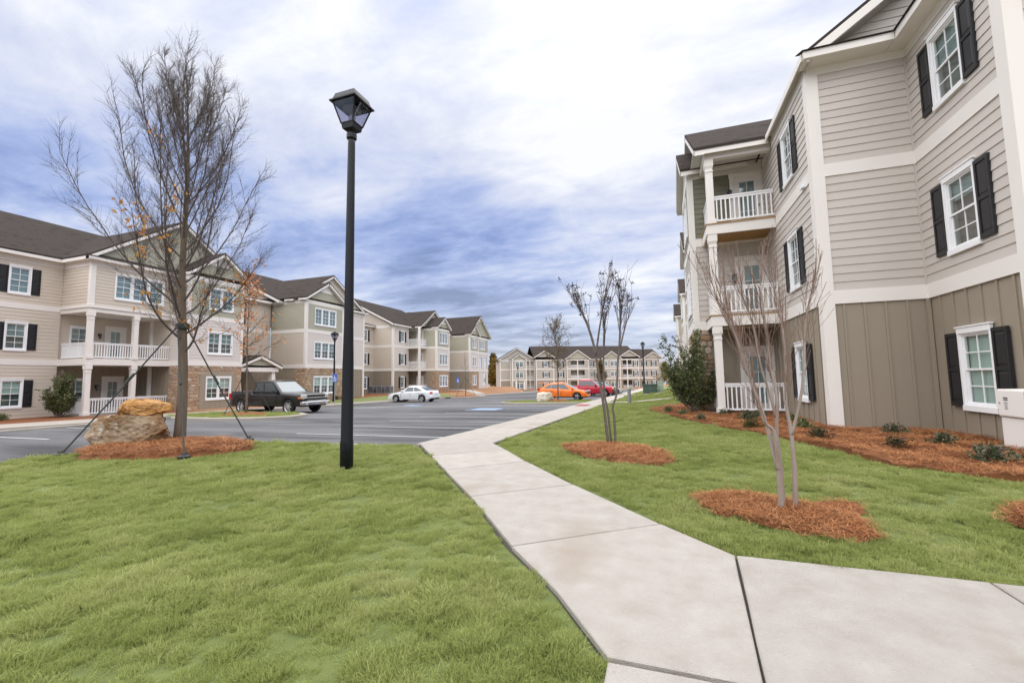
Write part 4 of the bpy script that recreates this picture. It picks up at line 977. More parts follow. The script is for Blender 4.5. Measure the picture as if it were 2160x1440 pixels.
roof_plane(bL, [(-35.05, 38.3, PL+8.8), (-39, 38.3, PL+9.8), (-39, 47, PL+9.8), (-35.05, 47, PL+8.8)]); m = MB(); m.box(-35.3, -35.03, 38.3, 46.9, PL+8.55, PL+8.72); m.build('fascia', 'trim', bL)
# B's eave return wraps the corner under the big gable
m = MB(); m.box(-32.2, -29.70, yb0-.32, yb0-.0, ZL-.27, ZL-.10); m.box(-29.99, -29.66, yb0-.32, 19.3, ZL-.271, ZL-.102); m.build('pent_eave', 'trim', bL)
roof_plane(bL, [(-29.63, yb0-.35, ZL-.08), (-29.95, yb0-.35, ZL+.12), (-29.95, 19.3, ZL+.12), (-29.63, 19.3, ZL-.08)], .02, 'pent_roof')
gable_posx(bL, -29.68, 14.40, 24.2, ZL, .715, -39.5, 'green', vent=False, wallx=-29.97)
gable_posx(bL, -28.18, 18.85, 23.35, ZL, .75, -33, 'green', wallx=-28.5)
gable_posx(bL, -29.7, 28.4, 38.1, ZL-.05, .62, -39, 'tan2', vent=False, wallx=-29.98)
gable_posx(bL, -28.18, 28.42, 33.6, ZL-.05, .66, -34, 'green', wallx=-28.5)
gable_posx(bL, -30.5, 50.7, 58.3, ZL, .68, -39, 'green', vent=False, wallx=-30.8)
gable_posx(bL, -28.68, 52.0, 56.2, ZL-.05, .72, -33, 'green', wallx=-29.0)
gable_posx(bL, -28.9, 62.85, 72.3, ZL, .72, -39.5, 'green', vent=True, wallx=-29.28)
gable_posx(bL, -28.68, 62.75, 67.0, ZL-.05, .75, -33, 'green', wallx=-29.0)

# ------------------------------------------------------------------ building closing the view at the far end
FA = math.radians(27.0)
r0 = None
def ray_xy(u, v, depth):
    c = np.array([(u-1080)/907., (v-720)/907., 1.])*depth; return _M.T @ c
c0 = ray_xy(1057, 800, 122.); PF = -3.75
bF = thing('apartment_building', 'distant apartment building closing the far end of the parking lot beyond the red pickup', 'building', (c0[0], c0[1], PF), 'three-storey apartment buildings')
ff = Fr((c0[0], c0[1], PF), FA); LF = 49.0
def fsec(u0, u1, d, f3='tan_shade', f2='tan_shade', f1='taupe', wins=(), shut=True, bal=()):
    fr = Fr(ff(u0, d, 0), FA); L = u1-u0; ops = []
    for (u, w, n) in wins:
        ops += [window(bF, fr, u-u0, z, w, 1.42, n, 0, G_, shut and n == 1) for z in (.66, 3.70, 6.68)]
    for (a, b) in bal: ops += [(a-u0, b-u0, z, z+2.4) for z in (.05, 3.2, 6.2)]
    facade(bF, fr, L, [(-.6, B1[0], 'none', f1), (B1[0], B1[1], 'none', 'trim'), (B1[1], B2[0], 'none', f2), (B2[0], B2[1], 'none', 'trim'), (B2[1], EV, 'none', f3)], ops)
    board(bF, fr, 0, L, *B1); board(bF, fr, 0, L, *B2); board(bF, fr, 0, L, FZ[0], EV, 'frieze_board')
    board(bF, fr, 0, .22, 0, FZ[0], 'corner_board', d0=-.05); board(bF, fr, L-.22, L, 0, FZ[0], 'corner_board', d0=-.05)
    for s_ in (0, L):                                                # the block's cheeks
        m = MB(fr); m.box(s_-.06 if s_ else 0, s_ if s_ else .06, .141, 5, -.6, EV); m.build('wall', 'tan_shade', bF)
    for (a, b) in bal:
        for z in (.05, 3.15, 6.18):
            m = MB(fr); m.box(a-u0, b-u0, .14, 1.8, z-.12, z+.02); m.build('balcony_deck', 'trim', bF)
            m = MB(fr); m.box(a-u0, b-u0, -.02, .02, z+.85, z+.92); m.box(a-u0, b-u0, -.02, .02, z+.05, z+.10)
            k = int((b-a)/.16)
            for i in range(k): q = a-u0+(b-a)*(i+.5)/k; m.box(q-.03, q+.03, -.018, .018, z+.1, z+.85)
            m.build('railing', 'white', bF, kind='stuff')
        m = MB(fr); m.box(a-u0, b-u0, 1.8, 1.9, 0, EV); m.build('wall', 'tan_shade', bF)
        m = MB(fr); m.box((a+b)/2-u0-.13, (a+b)/2-u0+.13, -.05, .2, 0, EV); m.build('column', 'trim', bF)
def fgable(u0, u1, d, ze, pitch, back, mt='tan_shade'):
    uc = (u0+u1)/2; zp = ze+pitch*(uc-u0); P = lambda u, dd, z: ff(u, dd, z)
    m = MB(ff); m.prism_uz([(u0+.3, ze-.05), (u1-.3, ze-.05), (uc, zp-.25)], d+.3, d+.4); m.build('gable_wall', mt, bF)
    for a in (u0, u1):
        m = MB(); m.slab([P(a, d, ze), P(uc, d, zp), P(uc, back, zp), P(a, back, ze)], .12); m.build('roof', 'roof', bF)
        m = MB(); m.beam(P(a, d-.02, ze-.12), P(uc, d-.02, zp-.12), .06, .22); m.build('fascia', 'trim', bF)
fsec(0, 3.2, 2.4, wins=()); fsec(3.2, 7.4, 0, wins=((5.3, 2.2, 2),)); fsec(7.4, 10.2, 2.2, bal=((7.6, 9.9),)); fsec(10.2, 15.6, .6, wins=((13.2, 1.2, 1),)); fsec(15.6, 19.2, 1.4, wins=((17.8, .9, 1),))
fsec(19.2, 26.0, 0, bal=((20.4, 24.6),)); fsec(26.0, 30.0, 1.6, wins=((27.2, .9, 1),)); fsec(30.0, 35.6, 0, wins=((31.2, .8, 1), (33.6, 2.2, 2)), shut=False)
fsec(35.6, 41.6, .8, bal=((36.6, 39.4),), wins=((40.6, .8, 1),)); fsec(41.6, 49, 2.2, wins=((44, .9, 1), (47, .9, 1)))
ZF = 8.95
def froof(u0, u1, de, dr, zr_):
    m = MB(); m.slab([ff(u0, de, ZF), ff(u1, de, ZF), ff(u1-0, dr, zr_), ff(u0+0, dr, zr_)], .12); m.build('roof', 'roof', bF)
    m = MB(); m.slab([ff(u0, 2*dr-de, ZF), ff(u1, 2*dr-de, ZF), ff(u1, dr, zr_), ff(u0, dr, zr_)], .12); m.build('roof', 'roof', bF)
    m = MB(); m.beam(ff(u0, de-.02, ZF-.12), ff(u1, de-.02, ZF-.12), .05, .2); m.build('fascia', 'trim', bF)
froof(10, 42, 1.2, 9.5, 13.3); froof(41, 50, 2.0, 9, 12.2)
m = MB(ff); m.box(.2, 48.8, 2.6, 16, -.6, 8.8); m.build('wall', 'tan_shade', bF)
m = MB(ff); m.prism_uz([(10.2, 8.7), (10.2, 9.0), (10.4, 9.0), (10.4, 8.7)], 1, 9); m.build('wall', 'tan_shade', bF)
fgable(-.6, 10.6, 1.9, ZF, .62, 14); fgable(3.0, 7.6, -.35, ZF, .7, 6, 'green'); fgable(9.6, 15.9, .2, ZF+.6, .62, 9.6); fgable(18.6, 26.5, -.4, ZF, .68, 9.6, 'green'); fgable(29.6, 36.0, -.35, ZF, .7, 8, 'green'); fgable(35.2, 42.0, .4, ZF+.5, .6, 9, 'tan_shade'); fgable(43.2, 50.2, 1.8, ZF, .6, 9, 'tan_shade')
for u in (4.2, 6.6): m = MB(ff); m.box(u-.2, u+.2, -1.2, -.8, -.6, 2.7); m.build('column', 'trim', bF)

# ------------------------------------------------------------------ lamp posts
def lamp_post(label, x, y, z, H=6.42, detail=True):
    t = thing('lamp_post', label, 'street lamp', (x, y, z), 'black lantern lamp posts'); k = .74
    m = MB(); m.lathe([(.104, -.1), (.104, .42), (.096, .46), (.088, 1.7), (.076, 2.3), (.060, H-.95), (.060, H-.80)], (x, y, z), 14); m.build('pole', 'black', t, smooth=True)
    o = H-.86; z0 = z+o                       # lantern, built from its seat upwards
    m = MB(); m.lathe([(.064, -.02), (.085, .0), (.085, .08), (.068, .11), (.085, .125)], (x, y, z0), 12)
    m.lathe([(.10, .125), (.155, .15), (.175, .245)], (x, y, z0), 4); m.build('lantern_base', 'black', t)
    m = MB(); b, tp, h0, h1 = .122, .222, .245, .60
    for sx, sy in ((1, 1), (1, -1), (-1, -1), (-1, 1)): m.tube([(x+sx*b, y+sy*b, z0+h0-.01), (x+sx*tp, y+sy*tp, z0+h1)], .013, 4)
    for q, hh in ((b, h0), (tp, h1)):
        for p1, p2 in (((-q, -q), (q, -q)), ((q, -q), (q, q)), ((q, q), (-q, q)), ((-q, q), (-q, -q))): m.tube([(x+p1[0], y+p1[1], z0+hh), (x+p2[0], y+p2[1], z0+hh)], .012, 4)
    m.build('lantern_frame', 'black', t)
    for a, c in (((-1, -1), (1, -1)), ((1, -1), (1, 1)), ((1, 1), (-1, 1)), ((-1, 1), (-1, -1))):
        m = MB(); m.add([(x+a[0]*b, y+a[1]*b, z0+h0), (x+c[0]*b, y+c[1]*b, z0+h0), (x+c[0]*tp, y+c[1]*tp, z0+h1), (x+a[0]*tp, y+a[1]*tp, z0+h1)], [(0, 1, 2, 3)]); m.build('lantern_glass', 'lglass', t)
    m = MB(); m.lathe([(.05, h0), (.06, h0+.04), (.06, h0+.14), (.03, h0+.2)], (x, y, z0), 10); m.lathe([(.16, h1-.08), (.09, h1-.02)], (x, y, z0), 12); m.build('lamp_socket', 'metalg', t)
    m = MB()
    m.lathe([(.375, h1-.005), (.375, h1+.016), (.325, h1+.034), (.275, h1+.15), (.15, h1+.20), (.10, h1+.20)], (x, y, z0), 4)
    m.lathe([(.082, h1+.195), (.086, h1+.225), (.098, h1+.225), (.075, h1+.26), (.02, h1+.275)], (x, y, z0), 10); m.build('lantern_roof', 'black', t)
    if detail:
        m = MB(); m.box(x-.045, x+.045, y-.103, y-.09, z+.30, z+.42); m.build('access_cover', 'black', t)
    return t
lamp_post('tall black lamp post with four-sided lantern on the grass beside the sidewalk', -4.88, 5.82, -1.42)
lamp_post('black lamp post in front of the green-topped gable, behind the dark pickup', -26.6, 30.0, zleft(-26.6, 30), 6.0, False)
lamp_post('black lamp post behind the dark green utility box', -1.95, 52, zright(-1.95, 52), 6.0, False)
c = ray_xy(1093, 820, 108.); lamp_post('small distant lamp post by the left end of the far building', c[0], c[1], -3.5, 6.2, False)

# ------------------------------------------------------------------ trees
def vrand(a): return Vector((random.gauss(0, a), random.gauss(0, a), random.gauss(0, a)))
def branch(mb, p, d, L, r0, r1, up, wig, n, sides, mi=0):
    pts = [Vector(p)]; d = Vector(d).normalized(); ds = [d.copy()]
    for i in range(n):
        d = (d + Vector((0, 0, up)) + vrand(wig)).normalized(); pts.append(pts[-1]+d*(L/n)); ds.append(d.copy())
    mb.tube(pts, [r0+(r1-r0)*i/n for i in range(n+1)], sides, mi, False); return pts, ds
def side_dir(d, ang):
    a = d.orthogonal().normalized(); a.rotate(Matrix.Rotation(random.uniform(0, 6.283), 3, d)); return (d*math.cos(ang)+a*math.sin(ang)).normalized()
def leaf_quads(pts, size, jit, name, mt, parent, per=1, squash=1.):
    V = []; F = []
    for p in pts:
        for _ in range(per):
            c = Vector(p)+vrand(jit); a = Vector((random.gauss(0, 1), random.gauss(0, 1), random.gauss(0, 1)*squash)).normalized(); b_ = a.orthogonal().normalized()
            b_.rotate(Matrix.Rotation(random.uniform(0, 6.28), 3, a)); s_ = size*random.uniform(.6, 1.3); k = len(V)
            V += [c-a*s_, c+b_*s_*.42, c+a*s_, c-b_*s_*.42]; F.append((k, k+1, k+2, k+3))
    off = wloc(parent); V = [v-off for v in V]
    return raw_obj(name, V, F, [mt], parent, kind='stuff')
def elm(x, y, z):
    t = thing('bare_elm_tree', 'tall leafless tree with guy straps rising from the mulch beside the stacked boulders', 'tree', (x, y, z))
    tr = MB(); H = 9.1; P = [Vector((x + .02*h*0 - .0045*h*h*.9 + .03*math.sin(h*1.3), y+.03*math.sin(h*.9+1), z+h)) for h in np.linspace(-.25, H, 22)]
    R = [.135 if i == 0 else .112*(1-h/H)**1.0+.005 for i, h in enumerate(np.linspace(0, H, 22))]; R[1] = .118
    tr.tube(P, R, 10); tr.build('trunk', 'bark', t, smooth=True)
    br = MB(); tw = MB(); leafp = []; n = 44
    for i in range(n):
        f = i/(n-1); h = 1.95 + (8.45-1.95)*f**1.03; u = (h+.25)/(H+.25)*21; k = min(20, int(u)); p = P[k].lerp(P[k+1], u % 1)
        az = i*2.39996+random.uniform(-.4, .4); ang = math.radians(55-31*f+random.uniform(-8, 8)); d = Vector((math.cos(az)*math.sin(ang), math.sin(az)*math.sin(ang), math.cos(ang)))
        L = float(np.interp(f, [0, .1, .25, .45, .7, .88, 1.], [2.2, 3.5, 3.9, 3.4, 2.4, 1.4, .7]))*random.uniform(.78, 1.12)
        L = min(L, (8.75-h)*.95+.45)*(1. if d.x*.945+d.y*.328 < -.35 else (.97 if d.x*.945+d.y*.328 > .3 else 1.)); r = .027*(1-.70*f)
        pts, ds = branch(br, p, d, L, r, .0055, .155, .06, 10, 5)
        for j in range(2, 11):
            for _ in range(3 if L > 1.6 else 2 if L > 1. else 1):
                q = pts[j-1].lerp(pts[j], random.random()); L2 = L*.25*random.uniform(.45, 1.2)*(1.2-.6*j/10)
                p2, d2 = branch(tw, q, side_dir(ds[j], math.radians(random.uniform(18, 42))), L2, .0056, .0022, .08, .08, 5, 3)
                for m_ in range(1, 6):
                    for _ in range(3 if L > 1.6 else 1):
                        branch(tw, p2[m_], side_dir(d2[m_], math.radians(random.uniform(18, 46))), random.uniform(.12, .40)*(1-.35*f), .0025, .0013, .06, .10, 2, 3)
                if f < .13 and random.random() < .16: leafp += [p2[3], p2[4], p2[5]]
    br.build('branches', 'twig', t, kind='stuff'); tw.build('twigs', 'twig', t, kind='stuff')
    leaf_quads(leafp, .06, .08, 'leaves', 'leafy', t, 3)
    return t
random.seed(5)
elm(-10.40, 6.85, -1.27)
random.seed(31)
def guy(p, q, label, n=2):
    t = thing('guy_strap', label, 'tree guy', q, 'straps bracing the tall leafless tree')
    m = MB(); p = Vector(p); q = Vector(q); m.tube([p, p.lerp(q, .5)-Vector((0, 0, .03)), q], .016, 5); m.build('strap', 'strap', t)
    m = MB(); k = p.lerp(q, .42); m.tube([k, p.lerp(q, .50)], .026, 6); m.build('turnbuckle', 'strap', t)
    m = MB(); m.lathe([(.09, -.08), (.11, .02), (.05, .05), (.04, .08)], q, 8); m.build('ground_anchor', 'plastic', t)
guy((-10.47, 6.80, 1.35), (-11.1, 5.15, -1.36), 'dark strap from the tall leafless tree down to the kerb left of the boulders')
guy((-10.40, 6.72, 1.30), (-8.35, 5.62, -1.36), 'dark strap from the tall leafless tree down to the front edge of its mulch')
guy((-10.34, 6.90, 1.25), (-9.3, 7.72, -1.36), 'dark strap from the tall leafless tree down to the lawn edge at the parking lot')
m = MB(); m.lathe([(.135, -.06), (.135, .06)], (-10.43, 6.85, 1.30), 10); o = m.build('tree_collar', 'strap', loc=(-10.43, 6.85, 1.30), label='dark strap collar round the tall leafless tree trunk', category='tree collar')

def to3(px, py, base, bpx, bpy, s, dd=0.):
    r = Vector((.945, .328, 0)); f = Vector((-.328, .945, 0))
    return Vector(base) + r*((px-bpx)*s) + f*dd + Vector((0, 0, (bpy-py)*s))
def myrtle(label, base, bp, s, stems, bark, shoots, heads, r0, tall):
    t = thing('crepe_myrtle', label, 'small tree', base, None)
    tw = MB(); hp = []; seen = []
    for st, rr in stems:
        dd0 = random.uniform(-.05, .05); dd1 = random.uniform(-.35, .35)
        if seen and st[0][1] < bp[1]-20:                      # a fork leaves its parent stem where they meet
            near = min(seen, key=lambda k: math.hypot(k[0]-st[0][0], k[1]-st[0][1])); st = [near[:2]]+list(st[1:]); dd0 = near[2]; dd1 = dd0+random.uniform(-.25, .25)
        for i in range(len(st)-1):
            for k in range(8): u = (i+k/8)/(len(st)-1); seen.append((st[i][0]+(st[i+1][0]-st[i][0])*k/8, st[i][1]+(st[i+1][1]-st[i][1])*k/8, dd0+(dd1-dd0)*u))
        m = MB(); pts = [to3(px, py, base, *bp, s, dd0+(dd1-dd0)*i/max(1, len(st)-1)) for i, (px, py) in enumerate(st)]
        # smooth resample
        q = []
        for i in range(len(pts)-1):
            for k in range(4):
                a, b_, c_, d_ = pts[max(i-1, 0)], pts[i], pts[i+1], pts[min(i+2, len(pts)-1)]; u = k/4
                q.append(.5*((2*b_)+(c_-a)*u+(2*a-5*b_+4*c_-d_)*u*u+(3*b_-a-3*c_+d_)*u**3))
        q.append(pts[-1]); n = len(q)
        m.tube(q, [rr[0]+(rr[1]-rr[0])*(i/(n-1))**.7 + random.uniform(-.0015, .0015) for i in range(n)], 7); m.build('stem', bark, t, smooth=True)
        for i in range(int(n*shoots[3]), n):
            for _ in range(shoots[0] if i < n-1 else shoots[0]+2):
                d = (q[min(i+1, n-1)]-q[max(i-1, 0)]).normalized(); L = random.uniform(*shoots[1])
                p2, d2 = branch(tw, q[i], side_dir(d, math.radians(random.uniform(6, shoots[4]))), L, shoots[2], .003, .12, .045, 5, 4)
                if random.random() < heads: hp.append(p2[-1])
                for j in (2, 3, 4):
                    if random.random() < .75:
                        p3, _ = branch(tw, p2[j], side_dir(d2[j], math.radians(random.uniform(15, 38))), L*random.uniform(.25, .6), shoots[2]*.6, .0022, .08, .06, 3, 3)
                        if random.random() < heads*.55: hp.append(p3[-1])
    tw.build('twigs', tall, t, kind='stuff')
    if hp:
        m = MB()
        for p in hp:
            for _ in range(7):
                e = p+vrand(.028); m.tube([p, e], .003, 3); m.lathe([(.004, -.01), (.013, 0), (.004, .011)], e, 5)
        m.build('seed_heads', 'seed', t, kind='stuff')
    return t
myrtle('pale-barked multi-stem bare crepe myrtle in the nearest round mulch bed', (1.08, 4.92, -1.31), (1655, 1082), .00474,
    [([(1640, 1080), (1634, 1010), (1626, 925), (1602, 898), (1572, 800), (1545, 725), (1512, 660)], (.026, .008)),
     ([(1636, 1000), (1624, 925), (1616, 870), (1604, 810), (1590, 740), (1572, 660)], (.022, .008)),
     ([(1653, 1084), (1653, 1000), (1650, 930), (1655, 850), (1646, 790), (1641, 700), (1636, 620)], (.027, .008)),
     ([(1652, 900), (1640, 840), (1628, 790), (1618, 700), (1600, 640)], (.016, .007)),
     ([(1673, 1087), (1681, 1005), (1683, 925), (1681, 870), (1690, 790), (1692, 700), (1686, 620)], (.027, .008)),
     ([(1682, 930), (1700, 870), (1710, 800), (1716, 700), (1728, 640)], (.018, .007))],
    'myr', (2, (.22, .58), .0028, .44, 20), .0, .026, 'myrtw')
myrtle('dark bare crepe myrtle with seed heads in the oval mulch bed by the sidewalk', (-.99, 8.70, -1.33), (1291, 945), .00945,
    [([(1284, 945), (1277, 860), (1270, 800), (1262, 740), (1250, 695), (1240, 670)], (.030, .022)),
     ([(1268, 760), (1272, 710), (1278, 670)], (.022, .014)),
     ([(1292, 945), (1288, 880), (1283, 840), (1284, 780), (1289, 710), (1293, 680)], (.024, .016)),
     ([(1300, 945), (1299, 890), (1297, 868), (1306, 842), (1311, 780), (1317, 730), (1321, 680), (1323, 655)], (.025, .016)),
     ([(1312, 770), (1325, 720), (1335, 690)], (.018, .012))],
    'myrd', (2, (.35, .95), .0072, .66, 15), .5, .03, 'twig')
def young_tree(label, x, y, z, H, spread, bark, leafmt, leafn, lsize, start=.3, stakes=0, nprim=22, name='young_tree', group=None, tw2=3, dens=1., r=.06, round_=False):
    t = thing(name, label, 'tree', (x, y, z), group)
    tr = MB(); P = [Vector((x+.05*math.sin(h*.8), y+.05*math.cos(h), z+h)) for h in np.linspace(-.15, H*.97, 12)]; tr.tube(P, [r*(1-.88*i/11) for i in range(12)], 7); tr.build('trunk', bark, t, smooth=True)
    br = MB(); lp = []
    for i in range(nprim):
        f = i/(nprim-1); h = H*(start+(.95-start)*f); k = min(10, int((h+.15)/(H*.97+.15)*11)); az = i*2.4+random.random(); ang = math.radians(62-34*f)
        d = Vector((math.cos(az)*math.sin(ang), math.sin(az)*math.sin(ang), math.cos(ang))); L = spread*((.55+.6*math.sin(math.pi*min(1, f*.9+.12))) if round_ else (1-.7*f))*random.uniform(.75, 1.15)
        pts, ds = branch(br, P[k].lerp(P[k+1], .5), d, L, r*.3, .006, .06, .08, 6, 4)
        for j in range(1, 7):
            for _ in range(tw2):
                p2, d2 = branch(br, pts[j], side_dir(ds[j], .7), L*random.uniform(.18, .42), .008, .004, .05, .1, 3, 3)
                if random.random() < dens: lp += p2[1:]
    br.build('branches', bark, t, kind='stuff')
    if leafmt: leaf_quads(lp, lsize, lsize*1.3, 'leaves', leafmt, t, leafn)
    for k in range(stakes):
        a = k*6.283/stakes+.6; m = MB(); m.tube([(x+.05*math.cos(a), y+.05*math.sin(a), z+2.2), (x+1.25*math.cos(a), y+1.25*math.sin(a), z-.1)], .018, 5); m.build('guy_strap', 'strap', t)
    return t
young_tree('slim young tree with orange leaves and brace straps on the island by the dark pickup', -19.35, 15.8, zil(-19.35, 15.8), 7.0, 1.75, 'dbark', 'leafo', 1, .085, .36, 3, 20, 'orange_leaf_tree', dens=.55)
young_tree('brown-leaved young oak on the grass island in front of the orange car', -7.35, 31.4, zil(-7.35, 31.4)+.1, 5.7, 1.5, 'dbark', 'leafb', 2, .055, .36, 0, 30, 'young_oak_tree', dens=.6, round_=True)
young_tree('thin bare sapling staked in the kerbed planter near the far gable', -23.0, 48.6, zlot(-23, 48.6)+.2, 5.6, .9, 'dbark', None, 0, .05, .3, 2, 12, tw2=1)
for (px, dep, H, sp, mt, lb) in ((1044, 150, 10, 3.6, 'leafa', 'golden autumn tree behind the end of the long left building'), (1054, 158, 7, 4.0, 'leafdk', 'dark evergreen tree under the golden autumn tree by the far building'), (1040, 165, 13, 3.2, 'leafb', 'tall brown tree just showing beyond the long left building')):
    q = ray_xy(px, 800, dep); young_tree(lb, q[0], q[1], -4.2, H, sp, 'dbark', mt, 7, .30, .1, 0, 22, 'autumn_tree', 'autumn trees at the far end')
for (px, dep, H, sp, mt, lb) in ((1392, 112, 8.5, 2.2, None, 'bare tree in front of the right end of the far building'), (1268, 118, 7.5, 2.0, 'leafb', 'small brown tree in front of the middle of the far building'), (1405, 96, 6, 2.3, 'leafa', 'reddish tree behind the big evergreen shrub')):
    q = ray_xy(px, 800, dep); young_tree(lb, q[0], q[1], -3.6, H, sp, 'dbark', mt, 4, .16, .25, 0, 18, 'young_tree', 'trees before the far building')

# ------------------------------------------------------------------ shrubs
def big_shrub(label, x, y, z, rx, H, mt, n, size, seed):
    random.seed(seed); t = thing('evergreen_shrub', label, 'shrub', (x, y, z)); st = MB(); lp = []
    for i in range(40):
        az = random.uniform(0, 6.283); ang = math.radians(random.uniform(3, 58)); d = Vector((math.cos(az)*math.sin(ang), math.sin(az)*math.sin(ang), math.cos(ang)))
        L = H*random.uniform(.70, 1.05)*(1 if ang < .45 else .62); pts, ds = branch(st, (x+random.gauss(0, .06), y+random.gauss(0, .06), z), d, min(L, rx/max(.2, math.sin(ang))*1.02), .02, .005, .10, .06, 8, 4)
        for j in range(2, 9):
            for _ in range(4):
                p2, d2 = branch(st, pts[j], side_dir(ds[j], .6), random.uniform(.12, .34)*H/2.4, .006, .003, .04, .1, 3, 3); lp += p2[1:]
    st.build('stems', 'dbark', t); leaf_quads(lp, size, size*.9, 'leaves', mt, t, n, .9); return t
big_shrub('large dark evergreen shrub at the corner of the near building', .98, 16.0, -1.25, 1.05, 2.6, 'leafd', 3, .050, 11)
big_shrub('round evergreen shrub beside the porch of the left building', -30.7, 14.1, PL+.05, 1.25, 2.2, 'leafd', 2, .065, 12)
random.seed(21)
def shrub_mesh():
    st = []; 
    for i in range(240):
        az = random.uniform(0, 6.283); el = math.asin(random.random()**.8); r = random.uniform(.45, 1.05); k = .75+.35*math.sin(az*3+random.random()); 
        st.append(Vector((math.cos(az)*math.cos(el)*r*.27*k, math.sin(az)*math.cos(el)*r*.27*k, .03+math.sin(el)*r*.25)))
    V = []; F = []
    for c in st:
        for _ in range(2):
            q = c+vrand(.02); a = (c.normalized()+vrand(.7)).normalized(); b_ = a.orthogonal().normalized(); s_ = random.uniform(.018, .036); k = len(V)
            V += [q-a*s_, q+b_*s_*.5, q+a*s_, q-b_*s_*.5]; F.append((k, k+1, k+2, k+3))
    me = bpy.data.meshes.new('leaves'); me.from_pydata(V, [], F); return me
SHM = []
for k in range(3):
    for mt in ('leafs', 'leafd'):
        me = shrub_mesh(); me.materials.append(M[mt]); SHM.append(me)
stem_me = MB(); 
for k in range(9): a = k*.7; stem_me.tube([(0, 0, -.05), (.06*math.cos(a), .06*math.sin(a), .1), (.17*math.cos(a), .17*math.sin(a), .22)], .006, 4)
stem_me = stem_me.mesh('stems', 'dbark')
def small_shrub(x, y, z, s, k, label, grp='low shrubs in the pine straw'):
    t = thing('low_shrub', label, 'shrub', (x, y, z), grp); inst('stems', stem_me, t, scale=(s, s, s)); o = inst('leaves', SHM[k], t, rot=k*1.7+x, scale=(s*1.15, s, s*.95)); o['kind'] = 'stuff'
SH = [(.17, 16.7, 1.0, 1, 'low shrub at the outer tip of the pine straw bed'), (.98, 13.2, .85, 0, 'low shrub alone in front of the porch column'), (2.15, 13.2, 1.15, 0, 'low shrub left of the porch railing centre'), (1.9, 11.35, 1.1, 1, 'greener low shrub behind the pale crepe myrtle stems'),
      (2.6, 14.2, 1., 2, 'low shrub against the ground-floor railing'), (3.15, 13.1, 1.0, 1, 'low shrub below the ground-floor window'), (2.98, 11.45, 1.0, 3, 'low shrub right of the pale crepe myrtle stems'), (2.78, 9.75, 1.0, 4, 'grey-green low shrub nearest the white corner board'),
      (4.3, 10.7, 1.05, 2, 'low shrub against the taupe wall'), (3.55, 8.75, .95, 0, 'low shrub in the middle of the pine straw bed'), (4.45, 9.35, .95, 4, 'low shrub under the shuttered window'), (4.15, 7.72, 1.15, 2, 'low shrub in front of the meter cabinet'), (4.75, 7.75, 1.1, 4, 'low shrub partly behind the one by the meter cabinet'),
      (1.75, 14.6, 1.05, 5, 'dark low shrub beside the porch column base'), (.6, 15.3, .9, 3, 'low shrub under the big evergreen shrub')]
for x, y, s, k, lb in SH: small_shrub(x, y, bedz(x, y)-.015, s*.86, k, lb)
for i, (x, y, s, lb) in enumerate(((-31.5, 11.2, 1.3, 'low shrub under the shuttered wall of the left building'), (-31.4, 12.2, 1.2, 'low shrub left of the round evergreen shrub'), (-28.6, 16.3, 1.1, 'low shrub below the left porch railing'), (-28.6, 17.6, 1.1, 'low shrub below the right half of the left porch railing'), (-27.9, 31.8, 1.1, 'reddish low shrub under the triple window of the green-topped gable'), (-27.9, 32.8, 1.1, 'reddish low shrub at the right corner of the green-topped gable'), (-27.9, 30.2, 1.1, 'reddish low shrub at the left corner of the green-topped gable'))):
    small_shrub(x, y, zleft(x, y)+.02, s*1.15, (0, 1, 3, 3, 4, 4, 4)[i], lb, 'low shrubs along the left building')

# ------------------------------------------------------------------ boulders
def boulder(name, label, c, size, mt, seed, rot=0., flat=.0):
    from mathutils import noise
    bm = bmesh.new(); bmesh.ops.create_icosphere(bm, subdivisions=5, radius=1.); rs = random.Random(seed); planes = []
    for _ in range(15):
        n = Vector((rs.gauss(0, 1), rs.gauss(0, 1), rs.gauss(0, .8))).normalized(); planes.append((n, rs.uniform(.62, .92)))
    planes.append((Vector((0, 0, 1)), .72)); planes.append((Vector((0, 0, -1)), .55))
    for v in bm.verts:
        p = v.co.copy()
        for n, d in planes:
            k = p.dot(n)
            if k > d: p -= n*(k-d)*.985
        q = p*2.1+Vector((seed, 0, 0)); p += p.normalized()*(.10*noise.noise(q)+.07*(.5-abs(noise.noise(q*2.2)))+.045*noise.noise(q*4.7)+.03*noise.noise(q*10))
        v.co = Vector((p.x*size[0], p.y*size[1], p.z*size[2]))
    me = bpy.data.meshes.new(name); bm.to_mesh(me); bm.free(); me.materials.append(M[mt])
    o = bpy.data.objects.new(name, me); COL.objects.link(o); o.location = c; o.rotation_euler = (0, 0, rot); o['label'] = label; o['category'] = 'rock'; return o
boulder('boulder', 'large grey-brown boulder lying in the mulch beneath the orange one', (-11.0, 6.30, -1.10), (.95, .62, .56), 'rockb', 3, .32)
boulder('boulder', 'smaller orange boulder balanced on top of the grey-brown one', (-10.95, 6.42, -.58), (.58, .42, .31), 'rockt', 8, .5)
boulder('boulder', 'pale boulder on the island in front of the orange car', (-8.15, 30.9, zil(-8, 31)+.25), (.75, .5, .6), 'rockw', 5, .2)

